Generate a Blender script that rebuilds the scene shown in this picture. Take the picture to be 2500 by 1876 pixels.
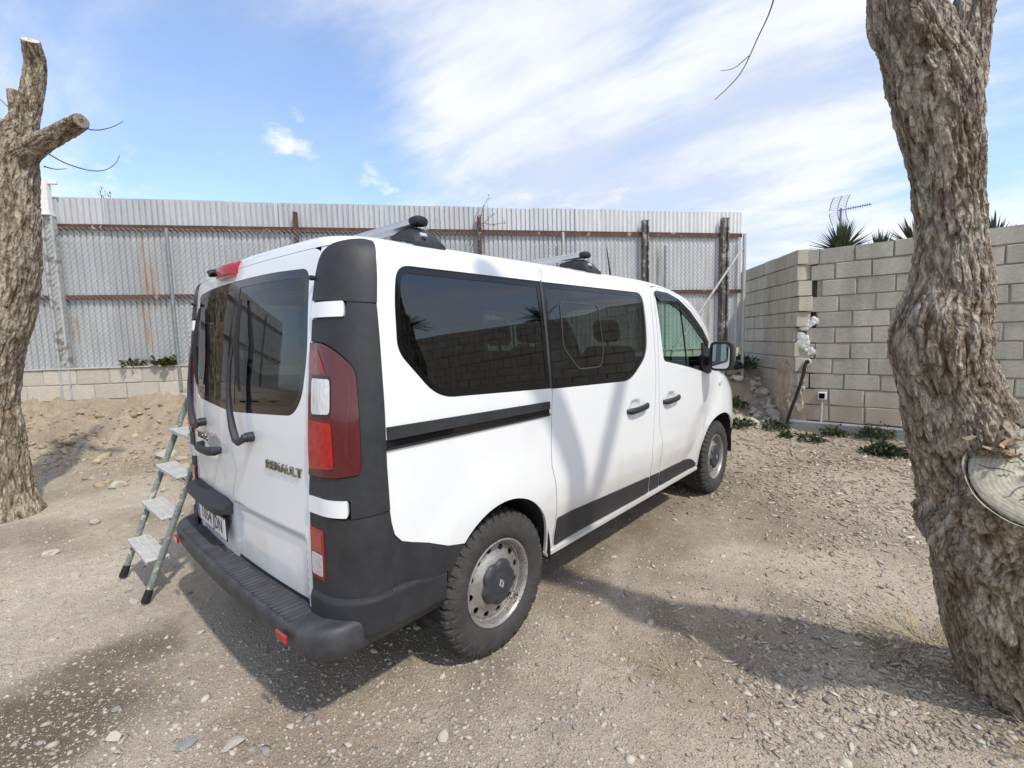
import bpy, math, random
import numpy as np
from mathutils import Vector, Matrix
from mathutils.geometry import delaunay_2d_cdt

for o in list(bpy.data.objects): bpy.data.objects.remove(o)
S = bpy.context.scene
COL = S.collection
random.seed(7)
RNG = np.random.default_rng(11)
PI = math.pi

# ------------------------------------------------------------------ camera
cam_d = bpy.data.cameras.new('camera'); cam = bpy.data.objects.new('camera', cam_d); COL.objects.link(cam)
CR = Vector((0.66423, -0.74706, -0.02638)); CU = Vector((0.08934, 0.04430, 0.99502)); CF = Vector((0.74217, 0.66328, -0.09617))
CP = Vector((-0.6596, -2.4843, 1.5397))
cam.matrix_world = Matrix(((CR.x, CU.x, -CF.x, CP.x), (CR.y, CU.y, -CF.y, CP.y), (CR.z, CU.z, -CF.z, CP.z), (0, 0, 0, 1)))
cam_d.sensor_width = 36; cam_d.lens = 1160.42/2500*36; cam_d.clip_start = .03; cam_d.clip_end = 2000
S.camera = cam

# ------------------------------------------------------------------ light
SUN_DIR = Vector((-.12, -.78, 1.0)).normalized()           # towards the sun
sun_d = bpy.data.lights.new('sun', 'SUN'); sun = bpy.data.objects.new('sun', sun_d); COL.objects.link(sun)
sun_d.energy = 2.35; sun_d.angle = math.radians(2.0); sun_d.color = (1, .95, .87)
sun.rotation_euler = SUN_DIR.to_track_quat('Z', 'Y').to_euler(); sun.location = (0, 0, 30)
S.view_settings.view_transform = 'Standard'; S.view_settings.look = 'None'
S.view_settings.exposure = 0.43; S.view_settings.gamma = 1; S.view_settings.use_curve_mapping = False

W = bpy.data.worlds.new('World'); S.world = W; W.use_nodes = True
def build_world():
    nt = W.node_tree; N = nt.nodes; L = nt.links; N.clear()
    def nd(t, **k):
        n = N.new(t)
        for a, b in k.items(): setattr(n, a, b)
        return n
    def mth(op, a, b=None, c=None, clamp=False):
        n = nd('ShaderNodeMath', operation=op, use_clamp=clamp)
        for i, v in enumerate((a, b, c)):
            if v is None: continue
            if isinstance(v, (int, float)): n.inputs[i].default_value = v
            else: L.new(v, n.inputs[i])
        return n.outputs[0]
    out = nd('ShaderNodeOutputWorld'); bg = nd('ShaderNodeBackground'); L.new(bg.outputs[0], out.inputs[0])
    sky = nd('ShaderNodeTexSky', sky_type='NISHITA', sun_disc=False)
    sky.sun_elevation = math.asin(SUN_DIR.z); sky.sun_rotation = math.atan2(SUN_DIR.x, SUN_DIR.y)
    sky.altitude = 50; sky.air_density = 1.0; sky.dust_density = 1.2; sky.ozone_density = 1.6
    tc = nd('ShaderNodeTexCoord'); D = tc.outputs['Generated']
    sp = nd('ShaderNodeSeparateXYZ'); L.new(D, sp.inputs[0])
    up = mth('MAXIMUM', sp.outputs[2], 0.0); den = mth('ADD', up, .16)
    cx = mth('DIVIDE', sp.outputs[0], den); cy = mth('DIVIDE', sp.outputs[1], den)
    cb = nd('ShaderNodeCombineXYZ'); L.new(cx, cb.inputs[0]); L.new(cy, cb.inputs[1])
    def noise(scale, detail, rough, dist, stretch, rot, off):
        mp = nd('ShaderNodeMapping'); L.new(cb.outputs[0], mp.inputs[0])
        mp.inputs['Location'].default_value = off; mp.inputs['Rotation'].default_value = (0, 0, rot); mp.inputs['Scale'].default_value = stretch
        n = nd('ShaderNodeTexNoise'); L.new(mp.outputs[0], n.inputs[0])
        n.inputs['Scale'].default_value = scale; n.inputs['Detail'].default_value = detail
        n.inputs['Roughness'].default_value = rough; n.inputs['Distortion'].default_value = dist
        return n.outputs[0]
    big = noise(.55, 4, .5, .5, (1, 1, 1), .3, (3.1, 1.7, 0))
    wisp = noise(1.1, 8, .62, .7, (1.0, .42, 1), .75, (.4, 5.2, 0))
    fine = noise(3.2, 7, .6, .4, (1, .6, 1), .75, (7, 2, 0))
    def blob(d, sharp):
        v = nd('ShaderNodeVectorMath', operation='DOT_PRODUCT'); L.new(D, v.inputs[0]); v.inputs[1].default_value = Vector(d).normalized()
        a = mth('SUBTRACT', v.outputs['Value'], 1.0); b = mth('MULTIPLY', a, sharp); return mth('EXPONENT', b)
    cov = mth('MULTIPLY', big, .50); cov = mth('MULTIPLY_ADD', wisp, .95, cov); cov = mth('MULTIPLY_ADD', fine, .42, cov); cov = mth('SUBTRACT', cov, .175)
    for d, s, w in (((.27, .90, .345), 30, -.36), ((.40, .86, .29), 40, -.22), ((.50, .78, .36), 60, -.10), ((.80, .39, .456), 130, -.30), ((.975, -.08, .26), 60, -.22), ((.52, .72, .465), 45, -.06),
                    ((.70, .58, .42), 30, .20), ((.88, .38, .29), 25, .22), ((.68, .54, .50), 70, .16), ((.94, .15, .28), 40, .10), ((.08, .91, .40), 50, .10)):
        cov = mth('MULTIPLY_ADD', blob(d, s), w, cov)
    mr = nd('ShaderNodeMapRange', interpolation_type='SMOOTHSTEP'); L.new(cov, mr.inputs[0])
    mr.inputs['From Min'].default_value = .48; mr.inputs['From Max'].default_value = .95
    mr.inputs['To Min'].default_value = .14; mr.inputs['To Max'].default_value = .93
    # small cumulus puffs low over the fence
    vn = nd('ShaderNodeTexNoise'); mp = nd('ShaderNodeMapping'); L.new(D, mp.inputs[0]); mp.inputs['Scale'].default_value = (1, 1, 1.9); L.new(mp.outputs[0], vn.inputs[0])
    vn.inputs['Scale'].default_value = 26; vn.inputs['Detail'].default_value = 7; vn.inputs['Roughness'].default_value = .6
    cum = None
    for d, s, w in (((.385, .853, .347), 2600, 1), ((.365, .862, .350), 3500, .8), ((.41, .846, .338), 3000, .85), ((.515, .80, .305), 1800, .55), ((.55, .782, .293), 1800, .6), ((.40, .835, .385), 5000, .35),
                    ((.74, .615, .258), 1600, .6), ((.80, .545, .258), 1500, .6), ((.85, .47, .262), 1500, .5), ((.165, .955, .245), 900, .55), ((.11, .96, .25), 900, .45)):
        b = mth('MULTIPLY', blob(d, s), w); cum = b if cum is None else mth('MAXIMUM', cum, b)
    cum = mth('ADD', cum, mth('MULTIPLY', mth('SUBTRACT', vn.outputs[0], .5), 2.2))
    mc = nd('ShaderNodeMapRange', interpolation_type='SMOOTHSTEP'); L.new(cum, mc.inputs[0])
    mc.inputs['From Min'].default_value = .30; mc.inputs['From Max'].default_value = 1.15
    gate = None
    for d, s in (((.40, .853, .34), 120), ((.53, .79, .30), 300), ((.79, .55, .258), 90), ((.14, .957, .247), 200)):
        g = blob(d, s); gate = g if gate is None else mth('MAXIMUM', gate, g)
    gr = nd('ShaderNodeMapRange'); L.new(gate, gr.inputs[0]); gr.inputs['From Min'].default_value = .25; gr.inputs['From Max'].default_value = .6
    cumf = mth('MULTIPLY', mth('MULTIPLY', mc.outputs[0], gr.outputs[0]), .85)
    skyc = nd('ShaderNodeVectorMath', operation='SCALE'); L.new(sky.outputs[0], skyc.inputs[0]); skyc.inputs['Scale'].default_value = SKY_K
    tint = nd('ShaderNodeMix', data_type='RGBA', blend_type='MULTIPLY'); tint.inputs[0].default_value = 1
    L.new(skyc.outputs[0], tint.inputs[6]); tint.inputs[7].default_value = (.94, 1.0, 1.10, 1)
    cc = nd('ShaderNodeMix', data_type='RGBA'); cr = nd('ShaderNodeMapRange', interpolation_type='SMOOTHSTEP'); L.new(mth('MULTIPLY_ADD', fine, .45, mth('MULTIPLY', wisp, .65)), cr.inputs[0]); cr.inputs['From Min'].default_value = .42; cr.inputs['From Max'].default_value = .66
    L.new(cr.outputs[0], cc.inputs[0]); cc.inputs[6].default_value = (3.75, 4.15, 5.05, 1); cc.inputs[7].default_value = (5.45, 5.6, 5.9, 1)
    m1 = nd('ShaderNodeMix', data_type='RGBA'); L.new(mr.outputs[0], m1.inputs[0]); L.new(tint.outputs[2], m1.inputs[6]); L.new(cc.outputs[2], m1.inputs[7])
    m2 = nd('ShaderNodeMix', data_type='RGBA'); L.new(cumf, m2.inputs[0]); L.new(m1.outputs[2], m2.inputs[6]); m2.inputs[7].default_value = (5.5, 5.65, 5.9, 1)
    L.new(m2.outputs[2], bg.inputs[0]); bg.inputs[1].default_value = 0.14
SKY_K = 1.35
build_world()

# ------------------------------------------------------------------ numpy noise
def _h(ix, iy, iz, seed):
    n = (ix*374761393 + iy*668265263 + iz*2147483647*3 + seed*974711) & 0xffffffff
    n = ((n ^ (n >> 13))*1274126177) & 0xffffffff
    return ((n ^ (n >> 16)) & 0xffff)/32767.5 - 1
def noise3(x, y, z, seed=0):
    x, y, z = np.broadcast_arrays(np.asarray(x, float), np.asarray(y, float), np.asarray(z, float))
    xi, yi, zi = (np.floor(v).astype(np.int64) for v in (x, y, z))
    fx, fy, fz = x-xi, y-yi, z-zi
    fx, fy, fz = (t*t*t*(t*(t*6-15)+10) for t in (fx, fy, fz))
    r = 0
    for dx in (0, 1):
        for dy in (0, 1):
            for dz in (0, 1):
                r = r + _h(xi+dx, yi+dy, zi+dz, seed)*(fx if dx else 1-fx)*(fy if dy else 1-fy)*(fz if dz else 1-fz)
    return r
def fbm(x, y, z, o=4, seed=0, g=.5):
    a, s, t = 1.0, 0, 0
    for k in range(o):
        s = s + a*noise3(x*2**k, y*2**k, z*2**k, seed+k*17); t += a; a *= g
    return s/t
def sstep(a, b, x):
    t = np.clip((x-a)/(b-a), 0, 1); return t*t*(3-2*t)

# ------------------------------------------------------------------ materials
MATS = {}
def mat(name, col, rough=.6, metal=0., vary=.2, scale=6., col2=None, mix=.5, bump=0., bscale=60., coat=0., rnd=0., stretch=(1, 1, 1), spec=.5, detail=5, attr=None, sharp=.2, fine=0., fscale=200.):
    if name in MATS: return MATS[name]
    m = bpy.data.materials.new(name); m.use_nodes = True; MATS[name] = m
    nt = m.node_tree; N = nt.nodes; L = nt.links; p = N['Principled BSDF']
    p.inputs['Roughness'].default_value = rough; p.inputs['Metallic'].default_value = metal
    p.inputs['Specular IOR Level'].default_value = spec
    if coat: p.inputs['Coat Weight'].default_value = coat; p.inputs['Coat Roughness'].default_value = .04
    tc = N.new('ShaderNodeTexCoord'); mp = N.new('ShaderNodeMapping'); mp.inputs['Scale'].default_value = stretch
    oi = N.new('ShaderNodeObjectInfo'); va = N.new('ShaderNodeVectorMath'); va.operation = 'MULTIPLY_ADD'
    L.new(oi.outputs['Random'], va.inputs[0]); va.inputs[1].default_value = (37, 53, 71); L.new(tc.outputs['Object'], va.inputs[2]); L.new(va.outputs[0], mp.inputs[0])
    nz = N.new('ShaderNodeTexNoise'); L.new(mp.outputs[0], nz.inputs[0]); nz.inputs['Scale'].default_value = scale; nz.inputs['Detail'].default_value = detail; nz.inputs['Roughness'].default_value = .6
    mr = N.new('ShaderNodeMapRange'); L.new(nz.outputs[0], mr.inputs[0]); mr.inputs[1].default_value = .5-sharp; mr.inputs[2].default_value = .5+sharp
    c1 = tuple(c*(1-vary) for c in col)+(1,); c2 = (tuple(col2) if col2 else tuple(min(1, c*(1+vary)) for c in col))+(1,)
    mx = N.new('ShaderNodeMix'); mx.data_type = 'RGBA'; L.new(mr.outputs[0], mx.inputs[0]); mx.inputs[6].default_value = c1; mx.inputs[7].default_value = c2
    c = mx.outputs[2]
    if fine:
        nf = N.new('ShaderNodeTexNoise'); L.new(mp.outputs[0], nf.inputs[0]); nf.inputs['Scale'].default_value = fscale; nf.inputs['Detail'].default_value = 3
        mf = N.new('ShaderNodeMapRange'); L.new(nf.outputs[0], mf.inputs[0]); mf.inputs[1].default_value = .3; mf.inputs[2].default_value = .7; mf.inputs[3].default_value = 1-fine; mf.inputs[4].default_value = 1+fine
        vs = N.new('ShaderNodeVectorMath'); vs.operation = 'SCALE'; L.new(c, vs.inputs[0]); L.new(mf.outputs[0], vs.inputs['Scale']); c = vs.outputs[0]
    if rnd:
        mr2 = N.new('ShaderNodeMapRange'); L.new(oi.outputs['Random'], mr2.inputs[0]); mr2.inputs[3].default_value = 1-rnd; mr2.inputs[4].default_value = 1+rnd
        vs = N.new('ShaderNodeVectorMath'); vs.operation = 'SCALE'; L.new(c, vs.inputs[0]); L.new(mr2.outputs[0], vs.inputs['Scale']); c = vs.outputs[0]
    if attr:
        at = N.new('ShaderNodeAttribute'); at.attribute_name = attr
        mm = N.new('ShaderNodeMix'); mm.data_type = 'RGBA'; mm.blend_type = 'MULTIPLY'; mm.inputs[0].default_value = 1; L.new(c, mm.inputs[6]); L.new(at.outputs['Color'], mm.inputs[7]); c = mm.outputs[2]
    L.new(c, p.inputs['Base Color'])
    if bump:
        nb = N.new('ShaderNodeTexNoise'); L.new(mp.outputs[0], nb.inputs[0]); nb.inputs['Scale'].default_value = bscale; nb.inputs['Detail'].default_value = 6
        b = N.new('ShaderNodeBump'); b.inputs['Strength'].default_value = bump; b.inputs['Distance'].default_value = .01; L.new(nb.outputs[0], b.inputs['Height']); L.new(b.outputs[0], p.inputs['Normal'])
    return m
def glass(name, tint, r0=.04):
    m = bpy.data.materials.new(name); m.use_nodes = True; N = m.node_tree.nodes; L = m.node_tree.links; N.clear()
    o = N.new('ShaderNodeOutputMaterial'); mix = N.new('ShaderNodeMixShader'); ge = N.new('ShaderNodeNewGeometry')
    d = N.new('ShaderNodeVectorMath'); d.operation = 'DOT_PRODUCT'; L.new(ge.outputs['Incoming'], d.inputs[0]); L.new(ge.outputs['Normal'], d.inputs[1])
    def mth(op, a, b=None, c=None):
        n = N.new('ShaderNodeMath'); n.operation = op
        for i, v in enumerate((a, b, c)):
            if v is None: continue
            if isinstance(v, (int, float)): n.inputs[i].default_value = v
            else: L.new(v, n.inputs[i])
        return n.outputs[0]
    k = mth('POWER', mth('SUBTRACT', 1.0, mth('ABSOLUTE', d.outputs['Value'])), 5.0); f = mth('MULTIPLY_ADD', k, 1-r0, r0)
    t = N.new('ShaderNodeBsdfTransparent'); t.inputs[0].default_value = tint+(1,); g = N.new('ShaderNodeBsdfGlossy'); g.inputs['Roughness'].default_value = 0
    L.new(f, mix.inputs[0]); L.new(t.outputs[0], mix.inputs[1]); L.new(g.outputs[0], mix.inputs[2]); L.new(mix.outputs[0], o.inputs[0]); return m
# van paint: white outside, grey trim on the inner side of the sheet metal
PAINT = mat('white_paint', (.80, .81, .80), .32, vary=.015, scale=2, coat=.9)
def two_sided(m):
    N = m.node_tree.nodes; L = m.node_tree.links; p = N['Principled BSDF']; src = p.inputs['Base Color'].links[0].from_socket
    g = N.new('ShaderNodeNewGeometry'); mx = N.new('ShaderNodeMix'); mx.data_type = 'RGBA'; L.new(g.outputs['Backfacing'], mx.inputs[0]); L.new(src, mx.inputs[6]); mx.inputs[7].default_value = (.11, .11, .115, 1)
    L.new(mx.outputs[2], p.inputs['Base Color'])
def dust(m):
    N = m.node_tree.nodes; L = m.node_tree.links; p = N['Principled BSDF']; src = p.inputs['Base Color'].links[0].from_socket
    ge = N.new('ShaderNodeNewGeometry'); sx = N.new('ShaderNodeSeparateXYZ'); L.new(ge.outputs['Position'], sx.inputs[0]); nz = N.new('ShaderNodeTexNoise'); L.new(ge.outputs['Position'], nz.inputs[0]); nz.inputs['Scale'].default_value = 5; nz.inputs['Detail'].default_value = 8
    ad = N.new('ShaderNodeMath'); ad.operation = 'MULTIPLY_ADD'; L.new(nz.outputs[0], ad.inputs[0]); ad.inputs[1].default_value = -.7; L.new(sx.outputs[2], ad.inputs[2])
    r = N.new('ShaderNodeMapRange'); L.new(ad.outputs[0], r.inputs[0]); r.inputs[1].default_value = .36; r.inputs[2].default_value = -.06; r.inputs[3].default_value = 0; r.inputs[4].default_value = .55
    mx = N.new('ShaderNodeMix'); mx.data_type = 'RGBA'; L.new(r.outputs[0], mx.inputs[0]); L.new(src, mx.inputs[6]); mx.inputs[7].default_value = (.42, .37, .30, 1); L.new(mx.outputs[2], p.inputs['Base Color'])
dust(PAINT)
two_sided(PAINT)
BLACK = mat('grey_black_plastic', (.018, .019, .023), .55, vary=.25, scale=7, col2=(.034, .035, .039), sharp=.3, bump=.06, bscale=400, fine=.12, fscale=40)
BLACK_S = mat('scuffed_black_plastic', (.027, .028, .032), .58, vary=.3, scale=6, col2=(.085, .085, .09), sharp=.3, bump=.10, bscale=300, stretch=(1, 2.2, 1), fine=.2, fscale=25)
RUBBER = mat('seal_rubber', (.012, .012, .013), .6, vary=.1)
TRIM = mat('interior_trim', (.045, .046, .05), .8, vary=.2)
SEAT = mat('seat_fabric', (.05, .052, .058), .9, vary=.25, scale=30)
GLOSS_BLACK = mat('glass_border', (.006, .006, .007), .08, vary=.0)
TINT = glass('tinted_glass', (.10, .11, .11), .10); TINT_R = glass('rear_tinted_glass', (.50, .57, .54), .07); CLEAR = glass('clear_glass', (.70, .86, .79), .05); SMOKE = glass('smoked_acrylic', (.16, .16, .17), .05)
CHROME = mat('chrome', (.30, .28, .23), .25, 1., vary=.2, scale=40)
MIRROR = mat('mirror_silver', (.42, .45, .45), .02, 1., vary=0)
RED = mat('dark_red_lens', (.085, .003, .005), .06, vary=.15, scale=60, coat=.6, stretch=(1, 1, 6))
RED_B = mat('bright_red_lens', (.36, .006, .006), .08, vary=.25, scale=50, coat=.6)
CLEARL = mat('clear_lens', (.62, .62, .61), .10, vary=.35, scale=45, coat=.6, stretch=(1, 8, .6))
TYRE = mat('tyre_rubber', (.034, .033, .032), .8, vary=.25, scale=14, col2=(.066, .061, .055), sharp=.35, fine=.2, fscale=120)
STEEL = mat('worn_wheel_steel', (.33, .315, .29), .40, .5, vary=.2, scale=18, fine=.12, fscale=60)
def rust_specks(m, col=(.10, .045, .025), scale=70, lo=.60, hi=.66, coarse=12):
    N = m.node_tree.nodes; L = m.node_tree.links; p = N['Principled BSDF']; src = p.inputs['Base Color'].links[0].from_socket
    mp = [n for n in N if n.type == 'MAPPING'][0]
    n1 = N.new('ShaderNodeTexNoise'); L.new(mp.outputs[0], n1.inputs[0]); n1.inputs['Scale'].default_value = scale; n1.inputs['Detail'].default_value = 3
    n2 = N.new('ShaderNodeTexNoise'); L.new(mp.outputs[0], n2.inputs[0]); n2.inputs['Scale'].default_value = coarse
    ad = N.new('ShaderNodeMath'); ad.operation = 'MULTIPLY_ADD'; L.new(n2.outputs[0], ad.inputs[0]); ad.inputs[1].default_value = .5; L.new(n1.outputs[0], ad.inputs[2])
    r = N.new('ShaderNodeMapRange'); L.new(ad.outputs[0], r.inputs[0]); r.inputs[1].default_value = lo+.25; r.inputs[2].default_value = hi+.25
    mx = N.new('ShaderNodeMix'); mx.data_type = 'RGBA'; L.new(r.outputs[0], mx.inputs[0]); L.new(src, mx.inputs[6]); mx.inputs[7].default_value = col+(1,); L.new(mx.outputs[2], p.inputs['Base Color'])
rust_specks(STEEL, (.11, .06, .035), 95, .645, .675, 9)
DARK = mat('underbody_black', (.012, .012, .012), .9, vary=.2)
ALU = mat('bar_aluminium', (.52, .53, .54), .38, .6, vary=.08)

# ------------------------------------------------------------------ object helpers
def link(o): COL.objects.link(o); return o
def thing(name, label, cat, loc=(0, 0, 0), group=None, kind=None):
    o = link(bpy.data.objects.new(name, None)); o.location = loc; o['label'] = label; o['category'] = cat; o.empty_display_size = .2
    if group: o['group'] = group
    if kind: o['kind'] = kind
    return o
def adopt(o, parent):
    if parent is not None:
        o.parent = parent
        if parent.type == 'EMPTY' and parent.parent is None: o.matrix_parent_inverse = Matrix.Translation(-Vector(parent.location))
    return o
def mesh(name, V, F, m, smooth=False):
    me = bpy.data.meshes.new(name); me.from_pydata([tuple(map(float, v)) for v in V], [], [tuple(map(int, f)) for f in F])
    for mm in (m if isinstance(m, (list, tuple)) else [m]): me.materials.append(mm)
    if smooth is not False:
        me.polygons.foreach_set('use_smooth', [True]*len(me.polygons))
        if smooth is not True: me.set_sharp_from_angle(angle=math.radians(smooth))
    me.update(); return me
def obj(name, V, F, m, parent=None, smooth=False, **tags):
    o = link(bpy.data.objects.new(name, mesh(name, V, F, m, smooth))); adopt(o, parent)
    for k, v in tags.items(): o[k] = v
    return o
def tag(o, label, cat, group=None, kind=None):
    o['label'] = label; o['category'] = cat
    if group: o['group'] = group
    if kind: o['kind'] = kind
    return o
class MB:
    def __init__(s): s.V = []; s.F = []
    def add(s, V, F):
        b = len(s.V); s.V += [tuple(v) for v in V]; s.F += [tuple(i+b for i in f) for f in F]; return s
    def box(s, c, h, ax=None, bev=0.):
        ax = ax or (Vector((1, 0, 0)), Vector((0, 1, 0)), Vector((0, 0, 1))); c = Vector(c)
        if not bev:
            V = [c+ax[0]*h[0]*i+ax[1]*h[1]*j+ax[2]*h[2]*k for i in (-1, 1) for j in (-1, 1) for k in (-1, 1)]
            return s.add(V, [(0, 1, 3, 2), (4, 6, 7, 5), (0, 4, 5, 1), (2, 3, 7, 6), (0, 2, 6, 4), (1, 5, 7, 3)])
        P = {}; V = []
        for i in (-1, 1):
            for j in (-1, 1):
                for k in (-1, 1):
                    for a in range(3):
                        q = [i*h[0], j*h[1], k*h[2]]
                        for b in range(3):
                            if b != a: q[b] -= (i, j, k)[b]*bev
                        P[i, j, k, a] = len(V); V.append(c+ax[0]*q[0]+ax[1]*q[1]+ax[2]*q[2])
        F = []
        for a in range(3):
            b, d = (a+1) % 3, (a+2) % 3
            for sg in (-1, 1):
                def key(u, v):
                    t = [0, 0, 0]; t[a] = sg; t[b] = u; t[d] = v; return tuple(t)
                f = [P[key(u, v)+(a,)] for u, v in ((-1, -1), (1, -1), (1, 1), (-1, 1))]
                F.append(f if sg > 0 else f[::-1])
        for a in range(3):
            b, d = (a+1) % 3, (a+2) % 3
            for u in (-1, 1):
                for v in (-1, 1):
                    def key(w):
                        t = [0, 0, 0]; t[a] = w; t[b] = u; t[d] = v; return tuple(t)
                    f = [P[key(-1)+(b,)], P[key(1)+(b,)], P[key(1)+(d,)], P[key(-1)+(d,)]]
                    F.append(f if u*v > 0 else f[::-1])
        for i in (-1, 1):
            for j in (-1, 1):
                for k in (-1, 1):
                    f = [P[i, j, k, 0], P[i, j, k, 1], P[i, j, k, 2]]; F.append(f if i*j*k > 0 else f[::-1])
        return s.add(V, F)
    def tube(s, pts, rad, n=8, cap=True, flat=1.):
        pts = [Vector(p) for p in pts]; R = rad if isinstance(rad, (list, tuple)) else [rad]*len(pts); V = []; up = None
        for i, p in enumerate(pts):
            t = (pts[min(i+1, len(pts)-1)]-pts[max(i-1, 0)]).normalized()
            if up is None:
                up = Vector((0, 0, 1)) if abs(t.z) < .9 else Vector((1, 0, 0))
            a = (up-t*up.dot(t)).normalized(); b = t.cross(a); up = a
            for k in range(n):
                th = 2*PI*k/n; V.append(p+(a*math.cos(th)*flat+b*math.sin(th))*R[i])
        F = [(i*n+k, i*n+(k+1) % n, (i+1)*n+(k+1) % n, (i+1)*n+k) for i in range(len(pts)-1) for k in range(n)]
        if cap: F += [tuple(range(n))[::-1], tuple((len(pts)-1)*n+k for k in range(n))]
        return s.add(V, F)
    def obj(s, name, m, parent=None, smooth=False, **t): return obj(name, s.V, s.F, m, parent, smooth, **t)

# ------------------------------------------------------------------ van body surface: half width, rear x, front x by height
PROF = [(.20, .90, .10, 4.97, .45), (.35, .925, .10, 4.98, .45), (.50, .945, .105, 4.99, .45), (.62, .960, .107, 4.99, .45), (.90, .965, .113, 4.95, .45), (1.0, .963, .115, 4.88, .45), (1.1, .960, .118, 4.75, .45),
 (1.16, .958, .12, 4.58, .45), (1.25, .955, .126, 4.42, .42), (1.35, .950, .134, 4.34, .40), (1.45, .944, .144, 4.28, .38), (1.6, .935, .160, 4.15, .36), (1.7, .926, .172, 4.02, .36), (1.8, .915, .186, 3.83, .36), (1.88, .895, .20, 3.56, .38),
 (1.92, .866, .211, 3.36, .40), (1.945, .82, .225, 3.18, .42), (1.96, .72, .25, 3.0, .45), (1.975, .45, .33, 2.75, .45), (1.98, .02, .5, 2.5, .02)]
_pc = {}
def prof(z):
    k = round(z, 5)
    if k in _pc: return _pc[k]
    P = PROF
    if z <= P[0][0]: r = P[0][1:]
    elif z >= P[-1][0]: r = P[-1][1:]
    else:
        n = len(P); i = 0
        while P[i+1][0] < z: i += 1
        h = P[i+1][0]-P[i][0]; t = (z-P[i][0])/h; o = []
        for q in (1, 2, 3, 4):
            s = (P[i+1][q]-P[i][q])/h
            def tan(j):
                if j <= 0 or j >= n-1: return s
                a = (P[j][q]-P[j-1][q])/(P[j][0]-P[j-1][0]); b = (P[j+1][q]-P[j][q])/(P[j+1][0]-P[j][0])
                return 0 if a*b <= 0 else 2*a*b/(a+b)
            m0, m1 = tan(i), tan(i+1)
            o.append(P[i][q]*(2*t**3-3*t*t+1)+h*m0*(t**3-2*t*t+t)+P[i+1][q]*(3*t*t-2*t**3)+h*m1*(t**3-t*t))
        r = tuple(o)
    _pc[k] = r; return r
RC, BOW = .17, .034
WR, WF, WZ = .968, 4.066, .34        # wheel centres
def ss(a, b, x):
    t = max(0., min(1., (x-a)/(b-a))); return t*t*(3-2*t)
def side_y(x, z):
    w, xr, xf, rf = prof(z); rc = min(RC, w); xr += BOW
    if x < xr+rc:
        d = max(0, min(1, (xr+rc-x)/rc)); return w-rc+rc*math.sqrt(1-d*d)
    if x > xf-rf*1.7:
        d = max(0, min(1, (x-(xf-rf*1.7))/(rf*1.7))); return w-rf+rf*math.sqrt(1-d*d)
    return w
def side_feat(x, z):
    y = 0.
    # pressed crease along the doors, rising over the front wing
    zc = .70+.03*ss(2.4, 1.4, x) if x < 3.2 else .70+.75*max(0, x-3.2)**1.15
    if x < 4.2:
        d = zc-z; sp = .02*math.log1p(math.exp(max(-30, min(30, d/.02)))); y -= min(.035, .11*sp)*ss(.45, .9, x)*(1-ss(3.7, 4.1, x))
    for cx, r0, amp in ((WR, .40, .013), (WF, .42, .011)):
        r = math.hypot(x-cx, z-.36)
        if r < .7: y += amp*(1-ss(r0+.0, r0+.26, r))
    for cx, cz in ((2.315, 1.043), (2.905, 1.036)):
        q = ((x-cx)/.085)**2+((z-cz)/.058)**2
        if q < 1.6: y -= .020*(1-ss(.15, 1.15, q))
    return y
def SIDE(s, off=0.):
    def f(x, z): return (x, s*(side_y(x, z)+side_feat(x, z)+off), z)
    return f
def SIDEP(s, off=0.):
    def f(x, z): return (x, s*(side_y(x, z)+off), z)
    return f
def rear_x(y, z):
    w, xr, xf, rf = prof(z); rc = min(RC, w); a = abs(y)
    x = xr+BOW*(min(a, w-rc)/max(w-rc, 1e-3))**2
    if a > w-rc:
        d = max(0, min(1, (a-(w-rc))/rc)); x += rc-rc*math.sqrt(1-d*d)
    return x
def rear_feat(y, z):
    # shallow pressing in the lower half of both doors
    a = y if y < 0 else -y
    k = ss(-.672, -.640, a)*ss(.792, .752, z - .0)*ss(.36, .42, z)
    d = .016*k
    if y > 0.05: d *= .5
    q = ((y-.355)/.17)**2+((z-1.02)/.07)**2
    if q < 1.5: d += .016*(1-ss(.1, 1.1, q))
    return d
def REAR(off=0.):
    def f(y, z): return (rear_x(y, z)+rear_feat(y, z)-off, y, z)
    return f
def REARP(off=0.):
    def f(y, z): return (rear_x(y, z)-off, y, z)
    return f
def corner_s(x, ay, z):          # arc length along the plan curve from the start of the rear corner
    w, xr, xf, rf = prof(z); rc = min(RC, w); xc = xr+BOW+rc
    if x >= xc: return rc*PI/2+(x-xc)
    if ay <= w-rc: return ay-(w-rc)
    return rc*math.atan2(ay-(w-rc), xc-x)
def corner_p(s, z, off):
    w, xr, xf, rf = prof(z); rc = min(RC, w); xc = xr+BOW+rc; L = rc*PI/2
    if s < 0: return (rear_x(w-rc+s, z)-off, w-rc+s)
    if s > L: return (xc+s-L, w+off)
    t = s/rc; return (xc-(rc+off)*math.cos(t), w-rc+(rc+off)*math.sin(t))
def white_x(z): return float(np.interp(z, [.4, .905, 1.07, 1.3, 1.68, 1.85, 1.925], [.324, .324, .323, .331, .340, .362, .381]))
def door_y(z): return float(np.interp(z, [.45, .85, 1.0, 1.08, 1.4, 1.7, 1.86, 1.95], [.712, .716, .724, .738, .735, .731, .742, .75]))
def corner_range(z):
    w, xr, xf, rf = prof(z); rc = min(RC, w)
    ye = door_y(z); s0 = ye-(w-rc) if ye <= w-rc else rc*math.asin(min(1, (ye-(w-rc))/rc))
    xe = white_x(z); xc = xr+BOW+rc
    s1 = rc*PI/2+(xe-xc) if xe >= xc else rc*math.acos(max(-1, min(1, (xc-xe)/rc)))
    return s0, s1
def CORNER(s, off=0.):
    def f(t, z):
        a, b = corner_range(z); x, y = corner_p(a+(b-a)*t, z, off); return (x, s*y, z)
    return f
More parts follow.
